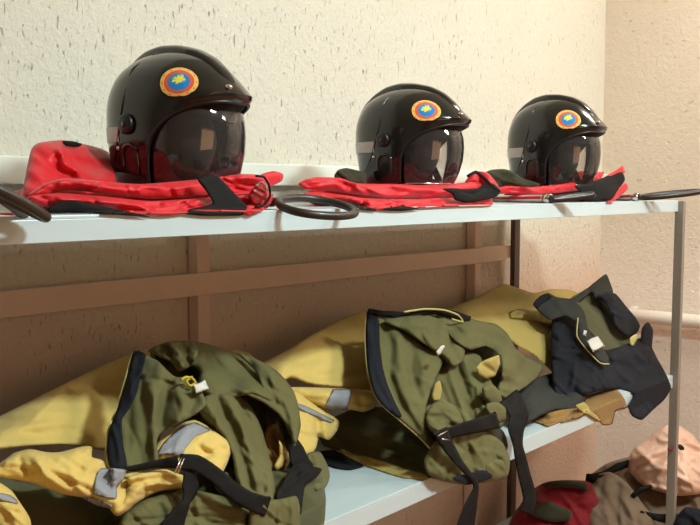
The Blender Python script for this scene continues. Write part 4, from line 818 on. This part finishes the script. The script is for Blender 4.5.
# ------------------------------------------------------------------ things on the floor beyond the shelf end
def floor_things():
    g = thing('red_bag', tuple(P(552, 590, t=3.15) * np.array([1, 1, 0])), 'dark red bag lying on the floor under the shelf end, partly dark inside', 'bag')
    panel('body', [(508, 528), (522, 502), (532, 490), (546, 482), (566, 480), (590, 482), (600, 500), (606, 560), (596, 606), (510, 606)], [(520, 500, 3.25), (595, 485, 3.3), (550, 600, 3.05)], M['darkred'], g, f=.10, b=.16, R=34, tmode=True, creases=[([(530, 500), (555, 512), (575, 525)], .02, 6), ([(535, 512), (560, 520)], -.02, 5)], wr=(.012, 12, 30, 2))
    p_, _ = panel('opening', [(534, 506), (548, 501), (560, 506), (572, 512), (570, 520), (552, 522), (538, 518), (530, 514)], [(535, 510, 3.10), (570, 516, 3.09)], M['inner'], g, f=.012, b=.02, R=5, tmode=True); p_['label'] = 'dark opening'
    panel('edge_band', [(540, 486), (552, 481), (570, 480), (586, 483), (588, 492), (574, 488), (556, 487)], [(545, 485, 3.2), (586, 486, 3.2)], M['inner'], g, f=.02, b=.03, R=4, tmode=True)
    g = thing('canvas_backpack', tuple(P(640, 590, t=3.3) * np.array([1, 1, 0])), 'taupe canvas backpack with black straps lying on the floor below the pink bag', 'backpack')
    panel('body', [(572, 540), (578, 512), (582, 492), (592, 474), (606, 464), (624, 458), (648, 455), (680, 462), (712, 472), (740, 486), (740, 590), (690, 600), (580, 606)], [(585, 490, 3.45), (640, 458, 3.62), (730, 480, 3.5), (640, 600, 3.2), (720, 590, 3.2)], M['taupe'], g, f=.14, b=.14, R=44, tmode=True,
          creases=[([(600, 470), (610, 490), (628, 515), (640, 530)], -.02, 5), ([(612, 468), (626, 492), (645, 520)], .02, 6), ([(590, 490), (604, 520)], .012, 6), ([(640, 480), (670, 500), (700, 505)], -.012, 6)], wr=(.014, 14, 45, 2.2))
    s, _ = panel('flap', [(585, 494), (596, 476), (610, 472), (626, 482), (640, 500), (654, 520), (650, 545), (600, 545), (586, 520)], [(590, 490, 3.30), (620, 480, 3.30), (640, 540, 3.1), (595, 540, 3.12)], M['taupe'], g, f=.05, b=.05, R=16, tmode=True, wr=(.01, 10, 60, 2))
    for pts, w in (([(630, 463, 3.42), (618, 467, 3.38), (604, 474, 3.36), (590, 478, 3.34)], [7, 8, 6, 8]), ([(632, 497, 3.2), (640, 490, 3.2), (652, 486, 3.22)], [5, 6, 3]), ([(640, 512, 3.14), (660, 518, 3.12), (690, 520, 3.14), (712, 518, 3.16)], [3, 9, 12, 14]), ([(586, 478, 3.32), (598, 479, 3.31), (612, 476, 3.31)], [9, 8, 5])):
        panel('strap', band(pts, w), pts, M['webbing'], g, f=.008, b=.008, R=3, tmode=True)
    b2, _ = panel('side_pouch', [(672, 530), (678, 515), (686, 507), (700, 509), (716, 514), (716, 560), (680, 560)], 3.08, M['navy'], g, f=.03, b=.04, R=10, tmode=True, wr=(.008, 9, 30, 2)); b2['label'] = 'dark navy pouch'
    g = thing('plastic_bag', tuple(P(672, 490, t=3.42)), 'crumpled pale pink plastic bag, knotted, resting on the taupe backpack', 'bag')
    _, pf = panel('body', [(628, 468), (629, 456), (636, 446), (648, 438), (658, 430), (666, 425), (680, 426), (692, 434), (702, 446), (716, 452), (724, 470), (718, 488), (700, 494), (676, 496), (654, 490), (638, 482)], [(630, 465, 3.42), (670, 426, 3.46), (720, 470, 3.42), (676, 494, 3.28)], M['pink'], g, f=.11, b=.12, R=34, tmode=True,
          creases=[([(676, 446), (660, 452), (634, 458)], .012, 4), ([(676, 448), (655, 460), (636, 468)], -.014, 3), ([(676, 450), (662, 468), (650, 486)], .012, 4), ([(678, 450), (676, 470), (678, 492)], -.012, 4), ([(680, 448), (700, 462), (716, 480)], .012, 5), ([(678, 444), (672, 432)], .012, 3), ([(682, 444), (694, 450), (710, 456)], -.012, 4)], wr=(.012, 9, 20, 2.2), step=2.4)
    k, _ = panel('tie', [(677, 446), (680, 444), (684, 447), (684, 450), (680, 450)], None, M['webbing'], g, f=.008, b=.01, R=2, on=pf, off=.006, step=1.5); k['label'] = 'dark tie at the knot'
    k, _ = panel('knot', [(668, 447), (674, 446), (678, 448), (674, 451), (668, 450)], None, M['darkred'], g, f=.006, b=.01, R=2, on=pf, off=.004, step=1.5); k['label'] = 'pinkish red twist at the knot'
floor_things()

# ------------------------------------------------------------------ lights
def area(name, loc, target, size, size_y, power, col):
    l = bpy.data.lights.new(name, 'AREA'); l.shape = 'RECTANGLE'; l.size = size; l.size_y = size_y; l.energy = power; l.color = col
    o = bpy.data.objects.new(name, l); C.objects.link(o); o.location = loc
    d = Vector(target) - Vector(loc); o.rotation_euler = d.to_track_quat('-Z', 'Y').to_euler(); return o
area('overhead_light', (1.6, -.5, 2.86), (1.5, 1.0, .8), .4, .16, 58, (.82, 1.0, .98))
area('overhead_light', (2.85, -1.0, 2.86), (3.85, .8, 1.0), .6, .3, 40, (1.0, .91, .80))
area('overhead_light', (3.35, .75, 2.9), (3.35, .75, 0), .3, .08, 15, (1.0, .92, .82))  # added light for a visor highlight, also brightens the right wall
area('added_fill_light', (.5, -2.1, 1.55), (1.6, 1.8, 1.1), 1.8, 1.1, 14, (1.0, .55, .27))  # added warm fill behind the camera, lifts the shade under the shelf
w = bpy.data.worlds.new('world'); bpy.context.scene.world = w; w.use_nodes = True
w.node_tree.nodes['Background'].inputs[0].default_value = (1.0, .70, .48, 1); w.node_tree.nodes['Background'].inputs[1].default_value = .2
vs = bpy.context.scene.view_settings; vs.view_transform = 'Standard'; vs.look = 'None'; vs.exposure = 0; vs.gamma = 1
